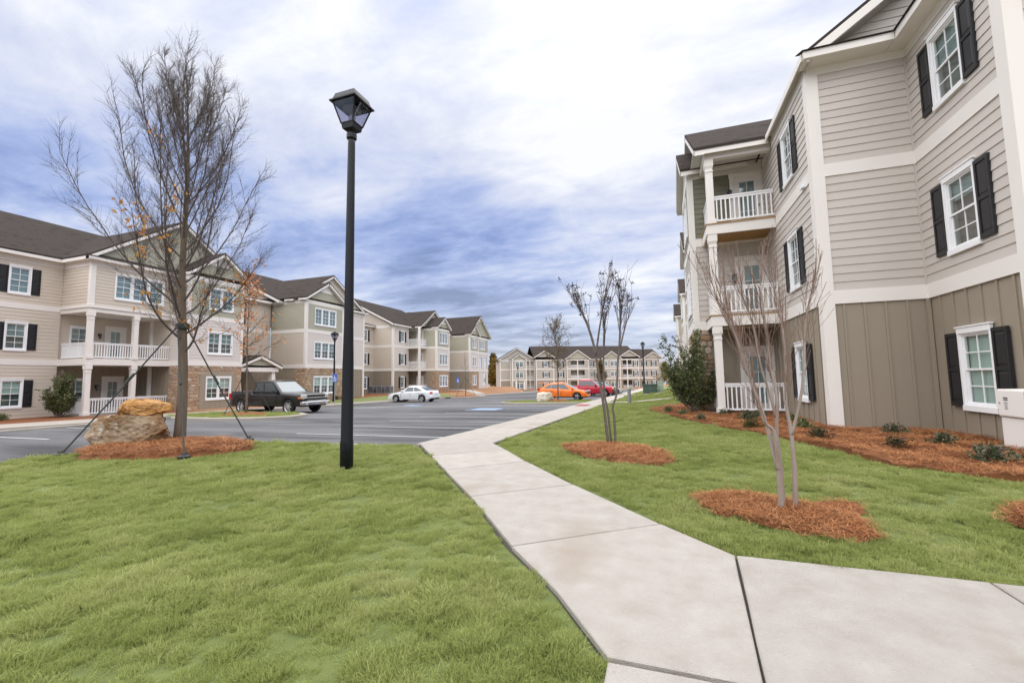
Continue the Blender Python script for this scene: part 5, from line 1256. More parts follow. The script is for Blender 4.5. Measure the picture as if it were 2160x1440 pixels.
# ------------------------------------------------------------------ street furniture and utilities
def unit(name, label, cat, loc, builder, group=None):
    t = thing(name, label, cat, loc, group); builder(t, *loc); return t
def ac(t, x, y, z):
    m = MB(); m.box(x-.5, x+.5, y-.5, y+.5, z-.3, z+.06); m.build('base_slab', 'kerb', t)
    m = MB(); m.box(x-.38, x+.38, y-.38, y+.38, z+.06, z+.10); m.box(x-.39, x+.39, y-.39, y+.39, z+.84, z+.92)
    for sx in (-1, 1):
        for sy in (-1, 1): m.box(x+sx*.38-.02, x+sx*.38+.02, y+sy*.38-.02, y+sy*.38+.02, z+.10, z+.84)
    m.build('casing', 'acgrey', t); m = MB(); m.box(x-.33, x+.33, y-.33, y+.33, z+.10, z+.83); m.build('coil', 'plastic', t)
    m = MB()
    for k in range(14): h = z+.13+k*.05; m.box(x-.375, x+.375, y-.375, y+.375, h, h+.022)
    m.build('louvre_grille', 'acgrey', t, kind='stuff')
    m = MB(); m.lathe([(.33, .92), (.33, .95), (.30, .955)], (x, y, z), 14); m.build('fan_guard', 'metalg', t)
for i, (px, py, pz) in enumerate(((-33.6, 46.2, 0), (-34.9, 46.3, 0), (-36.2, 46.35, 0))):
    unit('air_conditioner', ('grey air conditioning unit nearest the front, first of the three by the taupe wall', 'grey air conditioning unit in the middle of the three by the taupe wall', 'grey air conditioning unit deepest in the recess by the taupe wall')[i], 'air conditioner', (px+1.2, py, PL+.02), ac, 'air conditioners by the taupe wall')
def xfmr(t, x, y, z):
    m = MB(); m.box(x-.85, x+.85, y-.75, y+.75, z-.3, z+.05); m.build('base_slab', 'kerb', t)
    m = MB(); m.hexa([(x-.75, y-.62, z+.05), (x+.75, y-.62, z+.05), (x+.75, y+.62, z+.05), (x-.75, y+.62, z+.05)], [(x-.75, y-.55, z+.95), (x+.75, y-.55, z+.95), (x+.75, y+.62, z+1.02), (x-.75, y+.62, z+1.02)]); m.build('cabinet', 'xgreen', t, bevel=.03)
    m = MB(); m.box(x-.78, x+.78, y-.60, y-.2, z+.93, z+1.03); m.build('lid', 'xgreen', t, bevel=.02)
    m = MB(); m.box(x-.01, x+.01, y-.64, y-.59, z+.1, z+.9); m.box(x+.05, x+.10, y-.66, y-.58, z+.45, z+.58); m.build('latch', 'metalg', t)
unit('utility_transformer', 'dark green utility transformer box standing on the grass', 'utility box', (-1.25, 49.6, zright(-1.25, 49.6)), xfmr)
def ped(t, x, y, z):
    m = MB(); m.hexa([(x-.3, y-.25, z-.1), (x+.3, y-.25, z-.1), (x+.3, y+.25, z-.1), (x-.3, y+.25, z-.1)], [(x-.27, y-.22, z+1.05), (x+.27, y-.22, z+1.05), (x+.27, y+.22, z+1.05), (x-.27, y+.22, z+1.05)]); m.build('housing', 'pgreen', t, bevel=.03)
    m = MB(); m.box(x-.31, x+.31, y-.26, y+.26, z+1.051, z+1.15); m.build('cap', 'pgreen', t, bevel=.03)
unit('cable_pedestal', 'pale green cable pedestal beside the dark green transformer', 'utility box', (-.15, 50.0, zright(-.15, 50)), ped)
def boll(t, x, y, z):
    m = MB(); m.lathe([(.11, -.2), (.11, .80), (.125, .81), (.125, .90), (.10, .95), (.03, .97)], (x, y, z), 12); m.build('post', 'metalg', t, smooth=False)
    m = MB(); m.lathe([(.128, .83), (.128, .87)], (x, y, z), 12); m.build('band', 'pgreen', t)
unit('bollard', 'short grey bollard in the grass by the small crossing path', 'bollard', (-1.98, 28.0, zright(-1.98, 28)), boll)
def sign(t, x, y, z, rot=.25):
    fr = Fr((x, y, z), rot); m = MB(fr); m.lathe([(.03, -.2), (.03, 2.35)], (0, 0, 0), 8); m.build('post', 'metalg', t)
    m = MB(fr); m.box(-.17, .17, -.045, -.032, 1.72, 2.38); m.build('panel', 'sign', t)
    m = MB(fr)
    def q(P): m.add([(a, -.0475, b) for a, b in P], [tuple(range(len(P)))])
    s_ = .30; cy = 2.08
    q([(-.03, cy+.17), (.0, cy+.20), (.03, cy+.17), (.0, cy+.14)]); q([(-.02, cy+.12), (.02, cy+.12), (.02, cy-.02), (-.02, cy-.02)]); q([(-.02, cy-.02), (.09, cy-.02), (.09, cy-.055), (-.02, cy-.055)]); q([(.06, cy-.05), (.095, cy-.05), (.13, cy-.16), (.10, cy-.17)])
    for k in range(8):
        a = math.radians(110+k*30); b = a+math.radians(30); q([(.02+.13*math.cos(a), cy-.09+.13*math.sin(a)), (.02+.13*math.cos(b), cy-.09+.13*math.sin(b)), (.02+.10*math.cos(b), cy-.09+.10*math.sin(b)), (.02+.10*math.cos(a), cy-.09+.10*math.sin(a))])
    q([(-.13, 1.79), (.13, 1.79), (.13, 1.82), (-.13, 1.82)])
    m.build('wheelchair_symbol', 'white', t)
unit('parking_sign', 'blue wheelchair parking sign on a post in front of the green-topped gable', 'sign', (-25.0, 28.3, zw(-24.8, 28.3)), sign, 'blue wheelchair parking signs')
q = (-24.9, 50.4); unit('parking_sign', 'blue wheelchair parking sign by the staked sapling near the far gable', 'sign', (q[0], q[1], zw(*q)), sign, 'blue wheelchair parking signs')
def inlet(t, x, y, z):
    m = MB(); m.box(x-.12, x+.7, y-.8, y+.8, z-.02, z+.165); m.build('throat', 'kerb', t)
    m = MB(); m.box(x-.13, x-.115, y-.55, y+.55, z-.01, z+.10); m.build('opening', 'pipe', t)
    m = MB(); m.box(x+.05, x+.6, y-.4, y+.4, z+.166, z+.18); m.build('iron_cover', 'rust', t)
def inlet2(t, x, y, z):
    m = MB(); m.box(x-.7, x+.12, y-.8, y+.8, z-.02, z+.175); m.build('throat', 'kerb', t)
    m = MB(); m.box(x+.1205, x+.135, y-.55, y+.55, z+.0, z+.11); m.build('opening', 'pipe', t)
    m = MB(); m.box(x-.6, x-.05, y-.4, y+.4, z+.176, z+.19); m.build('iron_cover', 'rust', t)
unit('storm_drain', 'storm drain inlet in the left kerb behind the tall bare tree', 'storm drain', (-21.75, 13.1, zlot(-21.75, 13.1)), inlet2, 'kerb storm drains')
unit('storm_drain', 'storm drain inlet in the kerb beyond the white sedan', 'storm drain', (-23.35, 44.4, zlot(-23.35, 44.4)), inlet2, 'kerb storm drains')
def cabinet(t, x, y, z):
    fr = Fr((x, y, z), NEG_X)           # u towards the viewer, d into the wall
    m = MB(fr); m.box(-.62, .52, .0, .33, -.25, .63); m.build('lower_box', 'cab', t, bevel=.012)
    m = MB(fr); m.box(-.62, .52, -.02, .33, .64, 1.08); m.build('upper_box', 'cab', t, bevel=.012)
    m = MB(fr); m.box(-.60, -.06, -.034, -.0205, .66, 1.06); m.box(-.04, .50, -.034, -.0205, .66, 1.06); m.build('cabinet_door', 'cab', t, bevel=.006)
    m = MB(fr)
    for k, h in enumerate((.905, .935)): m.box(-.47, -.38, -.0365, -.0345, h, h+.018)
    m.build('printed_logo', 'ink', t)
    m = MB(fr)
    for k in range(7): w = (.045, .03, .04, .02, .035, .025, .04)[k]; m.box(-.425-w, -.425+w, -.0365, -.0345, .87-k*.018, .879-k*.018)
    m.build('printed_lines', 'inkg', t)
    m = MB(fr); m.lathe([(.012, -.045), (.012, -.034)], (-.555, 0, .86), 8, 'y'); m.lathe([(.010, -.012), (.010, .001)], (-.1, 0, .58), 8, 'y'); m.lathe([(.010, -.012), (.010, .001)], (-.1, 0, .30), 8, 'y'); m.build('lock', 'metalg', t)
    m = MB(fr); m.lathe([(.07, 1.082), (.085, 1.09), (.085, 1.12), (.05, 1.135)], (-.10, .14, 0), 12); m.build('cap', 'lid', t)
unit('meter_cabinet', 'off-white two-part meter cabinet below the shuttered corner window', 'utility cabinet', (5.18, 8.66, PR-.12), cabinet)

# ------------------------------------------------------------------ vehicles: nose towards local +x
def lerp3(a, b, t): return a.lerp(b, t)
def car(name, label, cat, loc, rot, mt, spec, group='cars parked in the lot'):
    t = thing(name, label, cat, loc, group); t.rotation_euler = (0, 0, rot)
    def put(m, nm, mats, smooth=False, parent=None, bevel=0.):
        o = bpy.data.objects.new(nm, m.mesh(nm, mats, smooth=smooth)); COL.objects.link(o); o.parent = parent or t
        if bevel:
            b = o.modifiers.new('bevel', 'BEVEL'); b.width = bevel; b.segments = 3; b.limit_method = 'ANGLE'; b.angle_limit = .5
        return o
    L = spec['L']; Wd = spec['W']/2; xs0 = L/2; wr = spec['wr']; wx = spec['wx']; kb = spec['belt']; ar = wr*1.17
    xs = sorted(set(list(np.linspace(-xs0, xs0, 46)) + [w+ar*math.cos(a) for w in wx for a in np.linspace(0, math.pi, 13)] + [k[0] for k in kb]))
    bx = [k[0] for k in kb]; bz = [k[1] for k in kb]
    def half(x):
        e = (abs(x)/xs0); return Wd*(1-.16*max(0, (e-.78)/.22)**2.2)
    zb0 = spec.get('zb', .26)
    def zbot(x):
        z = zb0 + spec.get('rise', .10)*max(0, (abs(x)/xs0-.86)/.14)
        for w in wx:
            if abs(x-w) < ar: z = max(z, wr+math.sqrt(max(0, ar*ar-(x-w)**2))-.02)
        return z
    V = []; F = []; n = 0
    for x in xs:
        zb = zbot(x); zt = float(np.interp(x, bx, bz)); w = half(x); zm = max(zb+.02, zb0+(zt-zb0)*.45); zs = zb0+(zt-zb0)*.80
        prof = [(w*.95, zb), (w*1.0, max(zm, zb+.01)), (w*.992, max(zs, zb+.02)), (w*.955, max(zt-.035, zb+.03)), (w*.90, max(zt, zb+.04)), (w*.5, max(zt, zb+.04)+.025), (0, max(zt, zb+.04)+.032)]
        ring = [(x, -a, b) for a, b in prof] + [(x, a, b) for a, b in reversed(prof[:-1])]
        V += ring; n = len(ring)
    for i in range(len(xs)-1):
        for j in range(n-1): F.append((i*n+j, (i+1)*n+j, (i+1)*n+j+1, i*n+j+1))
    F.append(tuple(range(n))); F.append(tuple(range((len(xs)-1)*n+n-1, (len(xs)-1)*n-1, -1)))
    m = MB(); m.add(V, F); put(m, 'body', mt, True)
    m = MB(); m.box(-xs0+.12, xs0-.12, -Wd*.86, Wd*.86, zb0-.03, spec['inner']); put(m, 'underbody', 'pipe')
    # greenhouse
    cA, cB, cC, cD = spec['cab']; zr_ = spec['roof']; za = float(np.interp(cA, bx, bz))-.03; zd = float(np.interp(cD, bx, bz))-.03; wb = Wd*.93; wt = Wd*spec.get('tum', .72)
    bot = [Vector((cD, -wb, zd)), Vector((cA, -wb, za)), Vector((cA, wb, za)), Vector((cD, wb, zd))]; top = [Vector((cC, -wt, zr_-spec.get('rdrop', .04))), Vector((cB, -wt, zr_)), Vector((cB, wt, zr_)), Vector((cC, wt, zr_-spec.get('rdrop', .04)))]
    m = MB(); N_ = 7; V = []; F = []
    for i in range(N_+1):
        s_ = i/N_; bl = bot[0].lerp(bot[1], s_); br = bot[3].lerp(bot[2], s_); tl = top[0].lerp(top[1], s_); tr = top[3].lerp(top[2], s_); cr = .05*math.sin(math.pi*s_)
        V += [bl, tl+Vector((0, .0, cr*.3)), tl.lerp(tr, .12)+Vector((0, 0, .03+cr*.8)), tl.lerp(tr, .5)+Vector((0, 0, .05+cr)), tl.lerp(tr, .88)+Vector((0, 0, .03+cr*.8)), tr+Vector((0, 0, cr*.3)), br]
    for i in range(N_):
        for j in range(6): F.append((i*7+j, (i+1)*7+j, (i+1)*7+j+1, i*7+j+1))
    F.append(tuple(range(7))); F.append(tuple(range(N_*7+6, N_*7-1, -1))); m.add(V, F); put(m, 'cabin', spec.get('cabmat', mt), False, bevel=.035)
    for sgn in (0, 1):
        b0, b1, t0, t1 = (bot[0], bot[1], top[0], top[1]) if not sgn else (bot[3], bot[2], top[3], top[2]); nr = Vector((0, -1 if not sgn else 1, .3)).normalized()*.012
        def P(s_, h): return b0.lerp(b1, s_).lerp(t0.lerp(t1, s_), h)+nr
        for (sa, sb, ta, tb) in spec['win']:
            m = MB(); q = [P(sa, .14), P(sb, .14), P(tb, .90), P(ta, .90)]; m.add(q, [(0, 1, 2, 3)]); put(m, 'side_window', 'glassd')
        # door shut lines and handles
        sg = -1 if not sgn else 1; m = MB()
        for dx in spec['doors']: m.box(dx-.006, dx+.006, sg*Wd*1.003-.006, sg*Wd*1.003+.006, zb0+.10, float(np.interp(dx, bx, bz))-.10)
        put(m, 'shut_line', 'pipe'); m = MB()
        for dx in spec['doors'][1:]: m.box(dx+.06, dx+.24, sg*Wd*1.0-.025, sg*Wd*1.0+.025, float(np.interp(dx, bx, bz))-.17, float(np.interp(dx, bx, bz))-.135)
        put(m, 'door_handle', spec.get('hmat', mt)); m = MB()
        mx = cA-.22*(1 if cA > 0 else 1)-.12; mz = float(np.interp(mx, bx, bz))+.10
        m.hexa([(mx-.08, sg*(wb-.02), mz-.07), (mx+.10, sg*(wb-.02), mz-.07), (mx+.10, sg*(wb+.20), mz-.05), (mx-.08, sg*(wb+.20), mz-.05)], [(mx-.08, sg*(wb+.02), mz+.09), (mx+.06, sg*(wb+.02), mz+.09), (mx+.06, sg*(wb+.20), mz+.09), (mx-.08, sg*(wb+.20), mz+.09)]); put(m, 'wing_mirror', spec.get('mirror', mt), bevel=.02)
    def scr(b0, b1, t0, t1, nm, mat_, nx):
        def P(s_, h): return b0.lerp(b1, s_).lerp(t0.lerp(t1, s_), h)+Vector((nx, 0, .012))
        m = MB(); m.add([P(.06, .08), P(.94, .08), P(.92, .93), P(.08, .93)], [(0, 1, 2, 3)]); put(m, nm, mat_)
    scr(bot[1], bot[2], top[1], top[2], 'windshield', 'glassl', .012); scr(bot[0], bot[3], top[0], top[3], 'rear_window', 'glassd', -.012)
    # wheels
    tm = MB(); w_ = .115; tm.lathe([(wr*.66, -w_), (wr*.94, -w_), (wr, -w_*.7), (wr, w_*.7), (wr*.94, w_), (wr*.66, w_)], (0, 0, 0), 26, 'y', cap=False); tme = tm.mesh('tyre', 'rubber')
    rm = MB(); rm.lathe([(wr*.67, -w_*.9), (wr*.67, -w_*.75), (wr*.60, -w_*.55), (wr*.60, w_*.4), (wr*.67, w_*.9)], (0, 0, 0), 24, 'y', cap=False)
    sm = MB(); sm.lathe([(wr*.16, -w_*.82), (wr*.16, -w_*.5)], (0, 0, 0), 10, 'y')
    for k in range(spec.get('spokes', 5)):
        a = 2*math.pi*k/spec.get('spokes', 5); c, s_ = math.cos(a), math.sin(a)
        def R(r, o, d): return (c*r-s_*o, d, s_*r+c*o)
        sm.hexa([R(wr*.12, -.05, -w_*.78), R(wr*.62, -.045, -w_*.70), R(wr*.62, .045, -w_*.70), R(wr*.12, .05, -w_*.78)], [R(wr*.12, -.05, -w_*.4), R(wr*.62, -.045, -w_*.4), R(wr*.62, .045, -w_*.4), R(wr*.12, .05, -w_*.4)])
    hm = MB(); hm.lathe([(wr*.60, -w_*.30), (wr*.60, -w_*.28)], (0, 0, 0), 18, 'y')
    rme, sme, hme = rm.mesh('rim', 'alloy'), sm.mesh('spokes', 'alloy'), hm.mesh('brake', 'pipe')
    for w in wx:
        for sg in (-1, 1):
            o = inst('wheel', rme, t, (w, sg*(Wd-.115), wr), 0 if sg < 0 else math.pi); inst('tyre', tme, o); inst('spokes', sme, o); inst('brake', hme, o)
    for f in spec['extra']: 
        nm, mat_, boxes = f[:3]; m = MB()
        for b in boxes: m.box(*b)
        put(m, nm, mat_, bevel=f[3] if len(f) > 3 else 0)
    return t
def face_parts(L, W, hz, tz, truck=False):
    a, w = L/2, W/2; r = []
    for s_ in (-1, 1):
        y0, y1 = sorted((s_*w*.50, s_*w*.90)); z0, z1 = hz
        r.append(('headlight', 'lens', [(a-.20, a+.006, y0, y1, z0, z1)], .03))
        y0, y1 = sorted((s_*w*.62, s_*w*.93)); r.append(('tail_light', 'tail', [(-a-.012, -a+.20, y0, y1, *tz)], .03))
    return r
SED = dict(L=4.55, W=1.80, wr=.33, wx=(-1.32, 1.38), belt=[(-2.28, .86), (-2.1, 1.00), (-1.5, 1.02), (-.4, .97), (.75, .93), (1.2, .90), (1.9, .78), (2.15, .70), (2.28, .55)], inner=.75, roof=1.40, cab=(1.02, .22, -.95, -1.85), tum=.70,
    win=[(.13, .46, .30, .49), (.49, .86, .53, .94)], doors=(.85, -.15, -1.05), spokes=5,
    extra=face_parts(4.55, 1.80, (.58, .74), (.76, .93)) + [('bumper', 'car_white', [(-2.30, -1.9, -.84, .84, .36, .60), (2.0, 2.29, -.82, .82, .24, .50)], .06), ('grille', 'plastic', [(2.2, 2.297, -.5, .5, .42, .60)]), ('license_plate', 'white', [(-2.312, -2.29, -.26, .26, .74, .88)]), ('lower_bumper', 'plastic', [(-2.29, -2.05, -.6, .6, .26, .37)])])
car('parked_sedan', 'white sedan parked nose towards the long left building', 'car', (-21.75, 34.9, zlot(-21.7, 34.9)), math.pi, 'car_white', SED)
HAT = dict(L=4.45, W=1.78, wr=.335, wx=(-1.28, 1.32), belt=[(-2.22, .66), (-2.17, .98), (-1.6, 1.03), (-.3, .97), (.8, .92), (1.15, .92), (1.7, .84), (2.05, .72), (2.18, .60), (2.22, .50)], inner=.78, roof=1.50, cab=(1.28, .10, -1.45, -2.10), tum=.66, rdrop=.09,
    win=[(.10, .30, .16, .33), (.32, .56, .35, .60), (.585, .86, .625, .95)], doors=(.90, -.10, -1.0), spokes=5,
    extra=face_parts(4.45, 1.78, (.70, .85), (.86, 1.08)) + [('wheel_arch_trim', 'plastic', [(-2.18, 2.18, -.885, -.83, .25, .33), (-2.18, 2.18, .83, .885, .25, .33)]), ('spoiler', 'car_orange', [(-2.28, -1.7, -.60, .60, 1.475, 1.52)], .015), ('grille', 'plastic', [(2.1, 2.235, -.48, .48, .50, .72)]), ('bumper', 'car_orange', [(1.95, 2.26, -.80, .80, .30, .52), (-2.27, -1.95, -.82, .82, .36, .62)], .06)])
car('parked_hatchback', 'bright orange hatchback parked behind the pale boulder', 'car', (-8.35, 38.2, zlot(-8, 38)), 0, 'car_orange', HAT)
def pickup(mt, bump, wht):
    return dict(L=5.75, W=2.02, wr=.40, wx=(-1.78, 1.88), zb=.42, rise=.02, belt=[(-2.88, 1.10), (-2.86, 1.20), (-.95, 1.20), (-.9, 1.14), (1.0, 1.12), (1.3, 1.16), (2.5, 1.10), (2.75, 1.05), (2.88, .86)], inner=1.0, roof=1.80, cab=(1.30, .48, -.85, -.98), tum=.76, rdrop=.02,
    win=[(.07, .42, .09, .45), (.46, .88, .49, .965)], doors=(1.02, .0, -.9), spokes=6, mirror='plastic', hmat=wht,
    extra=face_parts(5.75, 2.02, (.82, 1.04), (.80, 1.14)) + [('front_bumper', bump, [(2.70, 2.96, -.97, .97, .46, .68)], .06), ('grille', 'plastic', [(2.78, 2.90, -.62, .62, .70, 1.04)]), ('grille_bar', 'chrome', [(2.86, 2.925, -.66, .66, .84, .90), (2.86, 2.92, -.66, .66, 1.02, 1.06), (2.86, 2.92, -.66, .66, .70, .74)], .01), ('rear_bumper', 'chrome', [(-2.98, -2.80, -.92, .92, .50, .66)], .04), ('side_lamp', 'amber', [(2.60, 2.84, -.985, -.93, .84, .91), (2.60, 2.84, .93, .985, .84, .91)]), ('bed_floor', 'plastic', [(-2.8, -1.0, -.80, .80, 1.20, 1.245)]), ('fog_lamp', 'lens', [(2.9, 2.965, -.80, -.62, .50, .60), (2.9, 2.965, .62, .80, .50, .60)]), ('license_plate', 'inkg', [(2.955, 2.972, -.18, .18, .50, .62)])])
car('pickup_truck', 'dark brown-black pickup truck parked facing the drive by the orange-leaved tree', 'pickup truck', (-21.3, 19.5, zlot(-21.2, 19.5)), math.radians(-2), 'car_dark', pickup('car_dark', 'chrome', 'car_dark'))
car('pickup_truck', 'red pickup truck parked just beyond the orange hatchback', 'pickup truck', (-7.75, 47.9, zlot(-7.7, 48)), 0, 'car_red', pickup('car_red', 'plastic', 'car_red'))
SUV = dict(HAT); SUV['extra'] = face_parts(4.45, 1.78, (.72, .86), (.86, 1.05)) + [('grille', 'plastic', [(2.1, 2.235, -.5, .5, .48, .74)]), ('bumper', 'plastic', [(1.95, 2.26, -.82, .82, .26, .48)], .05)]; SUV['roof'] = 1.6
car('parked_suv', 'charcoal suv parked next to the red pickup', 'car', (-7.0, 51.6, zlot(-7, 51.6)), 0, 'car_grey', SUV)
S2 = dict(SED); S2['extra'] = face_parts(4.55, 1.80, (.58, .74), (.76, .93)) + [('grille', 'plastic', [(2.2, 2.297, -.5, .5, .42, .60)])]
car('parked_sedan', 'silver sedan last in the row beyond the charcoal suv', 'car', (-6.9, 54.6, zlot(-7, 54.6)), 0, 'car_silver', S2)

# ------------------------------------------------------------------ grass and loose straw: real blades, instanced on scattered points
src = bpy.data.collections.new('blade_sources')
def tuft_object(kind, k):
    V = []; F = []
    if kind == 'grass':
        for _ in range(95):
            r = .065*math.sqrt(random.random()); a = random.uniform(0, 6.283); p = Vector((r*math.cos(a), r*math.sin(a), -.012)); h = random.uniform(.020, .044); w = random.uniform(.0012, .0024)
            b_ = random.uniform(0, 6.283); side = Vector((math.cos(b_), math.sin(b_), 0))*w; ln = Vector((math.cos(a+random.gauss(0, 1)), math.sin(a+random.gauss(0, 1)), 0))*h*random.uniform(.25, 1.1)
            m_ = p+ln*.38+Vector((0, 0, h*.65)); t_ = p+ln+Vector((0, 0, h*random.uniform(.75, 1.0))); n = len(V)
            V += [p-side, p+side, m_-side*.8, m_+side*.8, t_]; F += [(n, n+1, n+3, n+2), (n+2, n+3, n+4)]
        mt = 'blade'
    else:
        for _ in range(16):
            a = random.uniform(0, 6.283); d = Vector((math.cos(a), math.sin(a), random.uniform(-.15, .32))).normalized(); p = Vector((random.gauss(0, .05), random.gauss(0, .05), random.uniform(0, .02))); L = random.uniform(.05, .14); w = Vector((-d.y, d.x, 0)).normalized()*.0022
            m_ = p+d*L*.5+Vector((0, 0, random.uniform(.0, .014))); e = p+d*L; n = len(V); V += [p-w, p+w, m_-w, m_+w, e]; F += [(n, n+1, n+3, n+2), (n+2, n+3, n+4)]
        mt = 'needle'
    me = bpy.data.meshes.new(kind); me.from_pydata(V, [], F); me.materials.append(M[mt]); o = bpy.data.objects.new(kind+'_tuft', me); return o
def gn_scatter(name, pts, scl, rot, coll, **props):
    me = bpy.data.meshes.new(name); me.vertices.add(len(pts)); me.vertices.foreach_set('co', np.asarray(pts, np.float32).ravel())
    a = me.attributes.new('sc', 'FLOAT', 'POINT'); a.data.foreach_set('value', np.asarray(scl, np.float32))
    a = me.attributes.new('rt', 'FLOAT_VECTOR', 'POINT'); a.data.foreach_set('vector', np.asarray(rot, np.float32).ravel())
    o = bpy.data.objects.new(name, me); COL.objects.link(o)
    ng = bpy.data.node_groups.new(name, 'GeometryNodeTree'); ng.interface.new_socket('Geometry', in_out='INPUT', socket_type='NodeSocketGeometry'); ng.interface.new_socket('Geometry', in_out='OUTPUT', socket_type='NodeSocketGeometry')
    N = ng.nodes.new; gi = N('NodeGroupInput'); go = N('NodeGroupOutput'); ci = N('GeometryNodeCollectionInfo'); ci.inputs['Collection'].default_value = coll; ci.inputs['Separate Children'].default_value = True; ci.inputs['Reset Children'].default_value = True
    ip = N('GeometryNodeInstanceOnPoints'); ip.inputs['Pick Instance'].default_value = True
    s_ = N('GeometryNodeInputNamedAttribute'); s_.data_type = 'FLOAT'; s_.inputs['Name'].default_value = 'sc'; r_ = N('GeometryNodeInputNamedAttribute'); r_.data_type = 'FLOAT_VECTOR'; r_.inputs['Name'].default_value = 'rt'
    k = ng.links.new; k(gi.outputs[0], ip.inputs['Points']); k(ci.outputs[0], ip.inputs['Instance']); k(s_.outputs['Attribute'], ip.inputs['Scale']); k(r_.outputs['Attribute'], ip.inputs['Rotation']); k(ip.outputs[0], go.inputs[0])
    md = o.modifiers.new('scatter', 'NODES'); md.node_group = ng
    for a, b in props.items(): o[a] = b
    return o
cg = bpy.data.collections.new('grass_source'); cn = bpy.data.collections.new('needle_source')
for k in range(5): cg.objects.link(tuft_object('grass', k)); cn.objects.link(tuft_object('straw', k))
_lat = np.random.default_rng(99).random((128, 128))
def nz(x, y, s_, sd_):
    """smooth value noise, 0..1"""
    x = x*s_+sd_*17.3+500; y = y*s_+sd_*9.1+500; xi = np.floor(x).astype(int); yi = np.floor(y).astype(int); u = x-xi; v = y-yi; u = u*u*(3-2*u); v = v*v*(3-2*v)
    g = lambda a, b: _lat[a % 128, b % 128]
    return (g(xi, yi)*(1-u)+g(xi+1, yi)*u)*(1-v)+(g(xi, yi+1)*(1-u)+g(xi+1, yi+1)*u)*v
def scatter_grass(name, P, zf, zones, excl, label):
    pts = []; sc = []
    xs = [p[0] for p in P]; ys = [p[1] for p in P]
    for (d0, d1, dens, s0) in zones:
        x0, x1 = max(min(xs), -d1*1.4), min(max(xs), d1*1.4); y0, y1 = max(min(ys), -1.), min(max(ys), d1)
        if x1 <= x0 or y1 <= y0: continue
        n = int((x1-x0)*(y1-y0)*dens); x = rng.uniform(x0, x1, n); y = rng.uniform(y0, y1, n); d = np.hypot(x, y); k = inpoly(x, y, P) & (d >= d0) & (d < d1); e = .035*s0
        for ox, oy in ((e, e), (e, -e), (-e, e), (-e, -e)): k &= inpoly(x+ox, y+oy, P)
        # what the lens can plausibly see, with a margin for a step to the side
        cz = -.326*x+.942*y; cx = .945*x+.328*y; k &= (cz > .6) & (np.abs(cx) < cz*1.38+1.4)
        for E in excl: k &= ~inpoly(x, y, E)
        x, y = x[k], y[k]; cl = nz(x, y, 4.5, 1.)*.22+nz(x, y, 9.5, 4.)*.40+nz(x, y, 19., 7.)*.38+.22*(nz(x, y, .8, 2.)-.5); cl = np.clip(.5+(cl-.5)*1.9, 0.05, 1.2)
        q = rng.random(len(x)) < .62+.7*cl; x, y, cl = x[q], y[q], cl[q]
        z = np.array([zf(a, b) for a, b in zip(x, y)]); pts.append(np.stack([x, y, z+.032*cl-.008], 1)); sc.append(s0*(.36+1.0*cl)*rng.uniform(.75, 1.25, len(x)))
    pts = np.concatenate(pts); sc = np.concatenate(sc); n = len(pts); rt = np.stack([rng.normal(0, .16, n), rng.normal(0, .16, n), rng.uniform(0, 6.283, n)], 1)
    gn_scatter(name, pts, sc, rt, cg, kind='stuff', label=label, category='grass'); return n
def shrink(P, c, f): return [(c[0]+(x-c[0])*f, c[1]+(y-c[1])*f) for x, y in P]
Zs = [(0, 4.5, 560, 1.0), (4.5, 8, 340, 1.15), (8, 14, 170, 1.4), (14, 34, 42, 2.0)]
n1 = scatter_grass('grass', LAWN_L, zl, Zs, [shrink(MUL1, (-9.7, 6.2), .94)], 'green grass lawn between the parking lot and the sidewalk')
n2 = scatter_grass('grass', LAWN_R, zr, Zs+[(34, 62, 8, 3.4)], [shrink(MUL2, (-.9, 7.9), .93), shrink(MUL3, (1.0, 4.8), .93), shrink(MUL4, (3.4, 5.1), .93), MUL3b], 'green grass lawn between the sidewalk and the pine straw bed')
n3 = scatter_grass('grass', ISL_R, zil, [(0, 60, 26, 2.0)], [MUL6], 'green grass on the island with the pale boulder')
n4 = scatter_grass('grass', ISL_L, zil, [(0, 60, 26, 2.0)], [MUL5], 'green grass on the island with the orange-leaved tree')
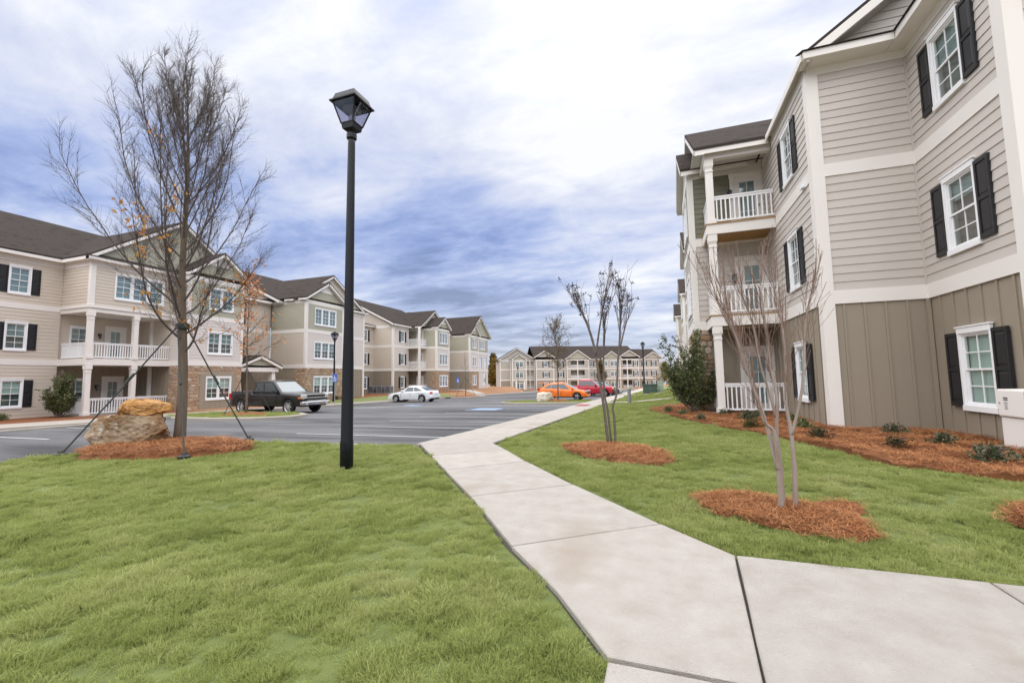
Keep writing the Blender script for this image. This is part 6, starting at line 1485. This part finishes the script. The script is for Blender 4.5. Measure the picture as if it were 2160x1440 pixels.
def scatter_straw(name, P, zf, dens, s0, label):
    xs = [p[0] for p in P]; ys = [p[1] for p in P]; n = int((max(xs)-min(xs))*(max(ys)-min(ys))*dens); x = rng.uniform(min(xs), max(xs), n); y = rng.uniform(min(ys), max(ys), n); k = inpoly(x, y, P); x, y = x[k], y[k]
    z = np.array([zf(a, b) for a, b in zip(x, y)]); n = len(x)
    gn_scatter(name, np.stack([x, y, z], 1), s0*rng.uniform(.6, 1.3, n), np.stack([rng.normal(0, .1, n), rng.normal(0, .1, n), rng.uniform(0, 6.283, n)], 1), cn, kind='stuff', label=label, category='pine straw')
def mz(P, h, zf):
    xs = [p[0] for p in P]; ys = [p[1] for p in P]; cx, cy = sum(xs)/len(P), sum(ys)/len(P)
    ang = sorted((math.atan2(p[1]-cy, p[0]-cx), math.hypot(p[0]-cx, p[1]-cy)) for p in P); A = [a for a, _ in ang]; Rr = [r for _, r in ang]
    def f(x, y):
        r = math.hypot(x-cx, y-cy)/float(np.interp(math.atan2(y-cy, x-cx), A, Rr, period=2*math.pi)); return zf(x, y)+h*float(np.interp(r, [0, .35, .6, .8, .93, 1], [1, 1, .92, .75, .45, -.03]))
    return f
scatter_straw('pine_straw', MUL1, mz(MUL1, .15, lambda x, y: zpath(y)-.01), 260, 1.1, 'loose pine straw round the boulders and the tall tree')
scatter_straw('pine_straw', MUL2, mz(MUL2, .07, lambda x, y: zright(x, y)-.01), 320, 1., 'loose pine straw in the oval mulch bed by the sidewalk')
scatter_straw('pine_straw', MUL3, mz(MUL3, .045, lambda x, y: zright(x, y)-.01), 600, .9, 'loose pine straw round the pale crepe myrtle')
scatter_straw('pine_straw', MUL4, mz(MUL4, .07, lambda x, y: zright(x, y)-.01), 500, .9, 'loose pine straw at the right edge of the lawn')
scatter_straw('pine_straw', MUL3b, lambda x, y: zright(x, y)+.012, 330, .8, 'loose pine straw on the bare strip behind the pale crepe myrtle')
BEDV = [(8, 5.9), (6, 6.35), (3.91, 6.70), (3.49, 6.78), (2.98, 7.4), (2.67, 8.9), (2.05, 10.4), (.96, 12.8), (-.5, 18.2), (-.2, 19.5), (1.0, 19.5), (1.4, 15.1), (3.5, 15), (3.6, 11.7), (5.5, 11.6), (5.5, 8.9), (8, 8.9)]
scatter_straw('pine_straw', BEDV, bedz, 190, 1.1, 'loose pine straw in the long bed along the near building')
print('tufts', n1, n2, n3, n4)
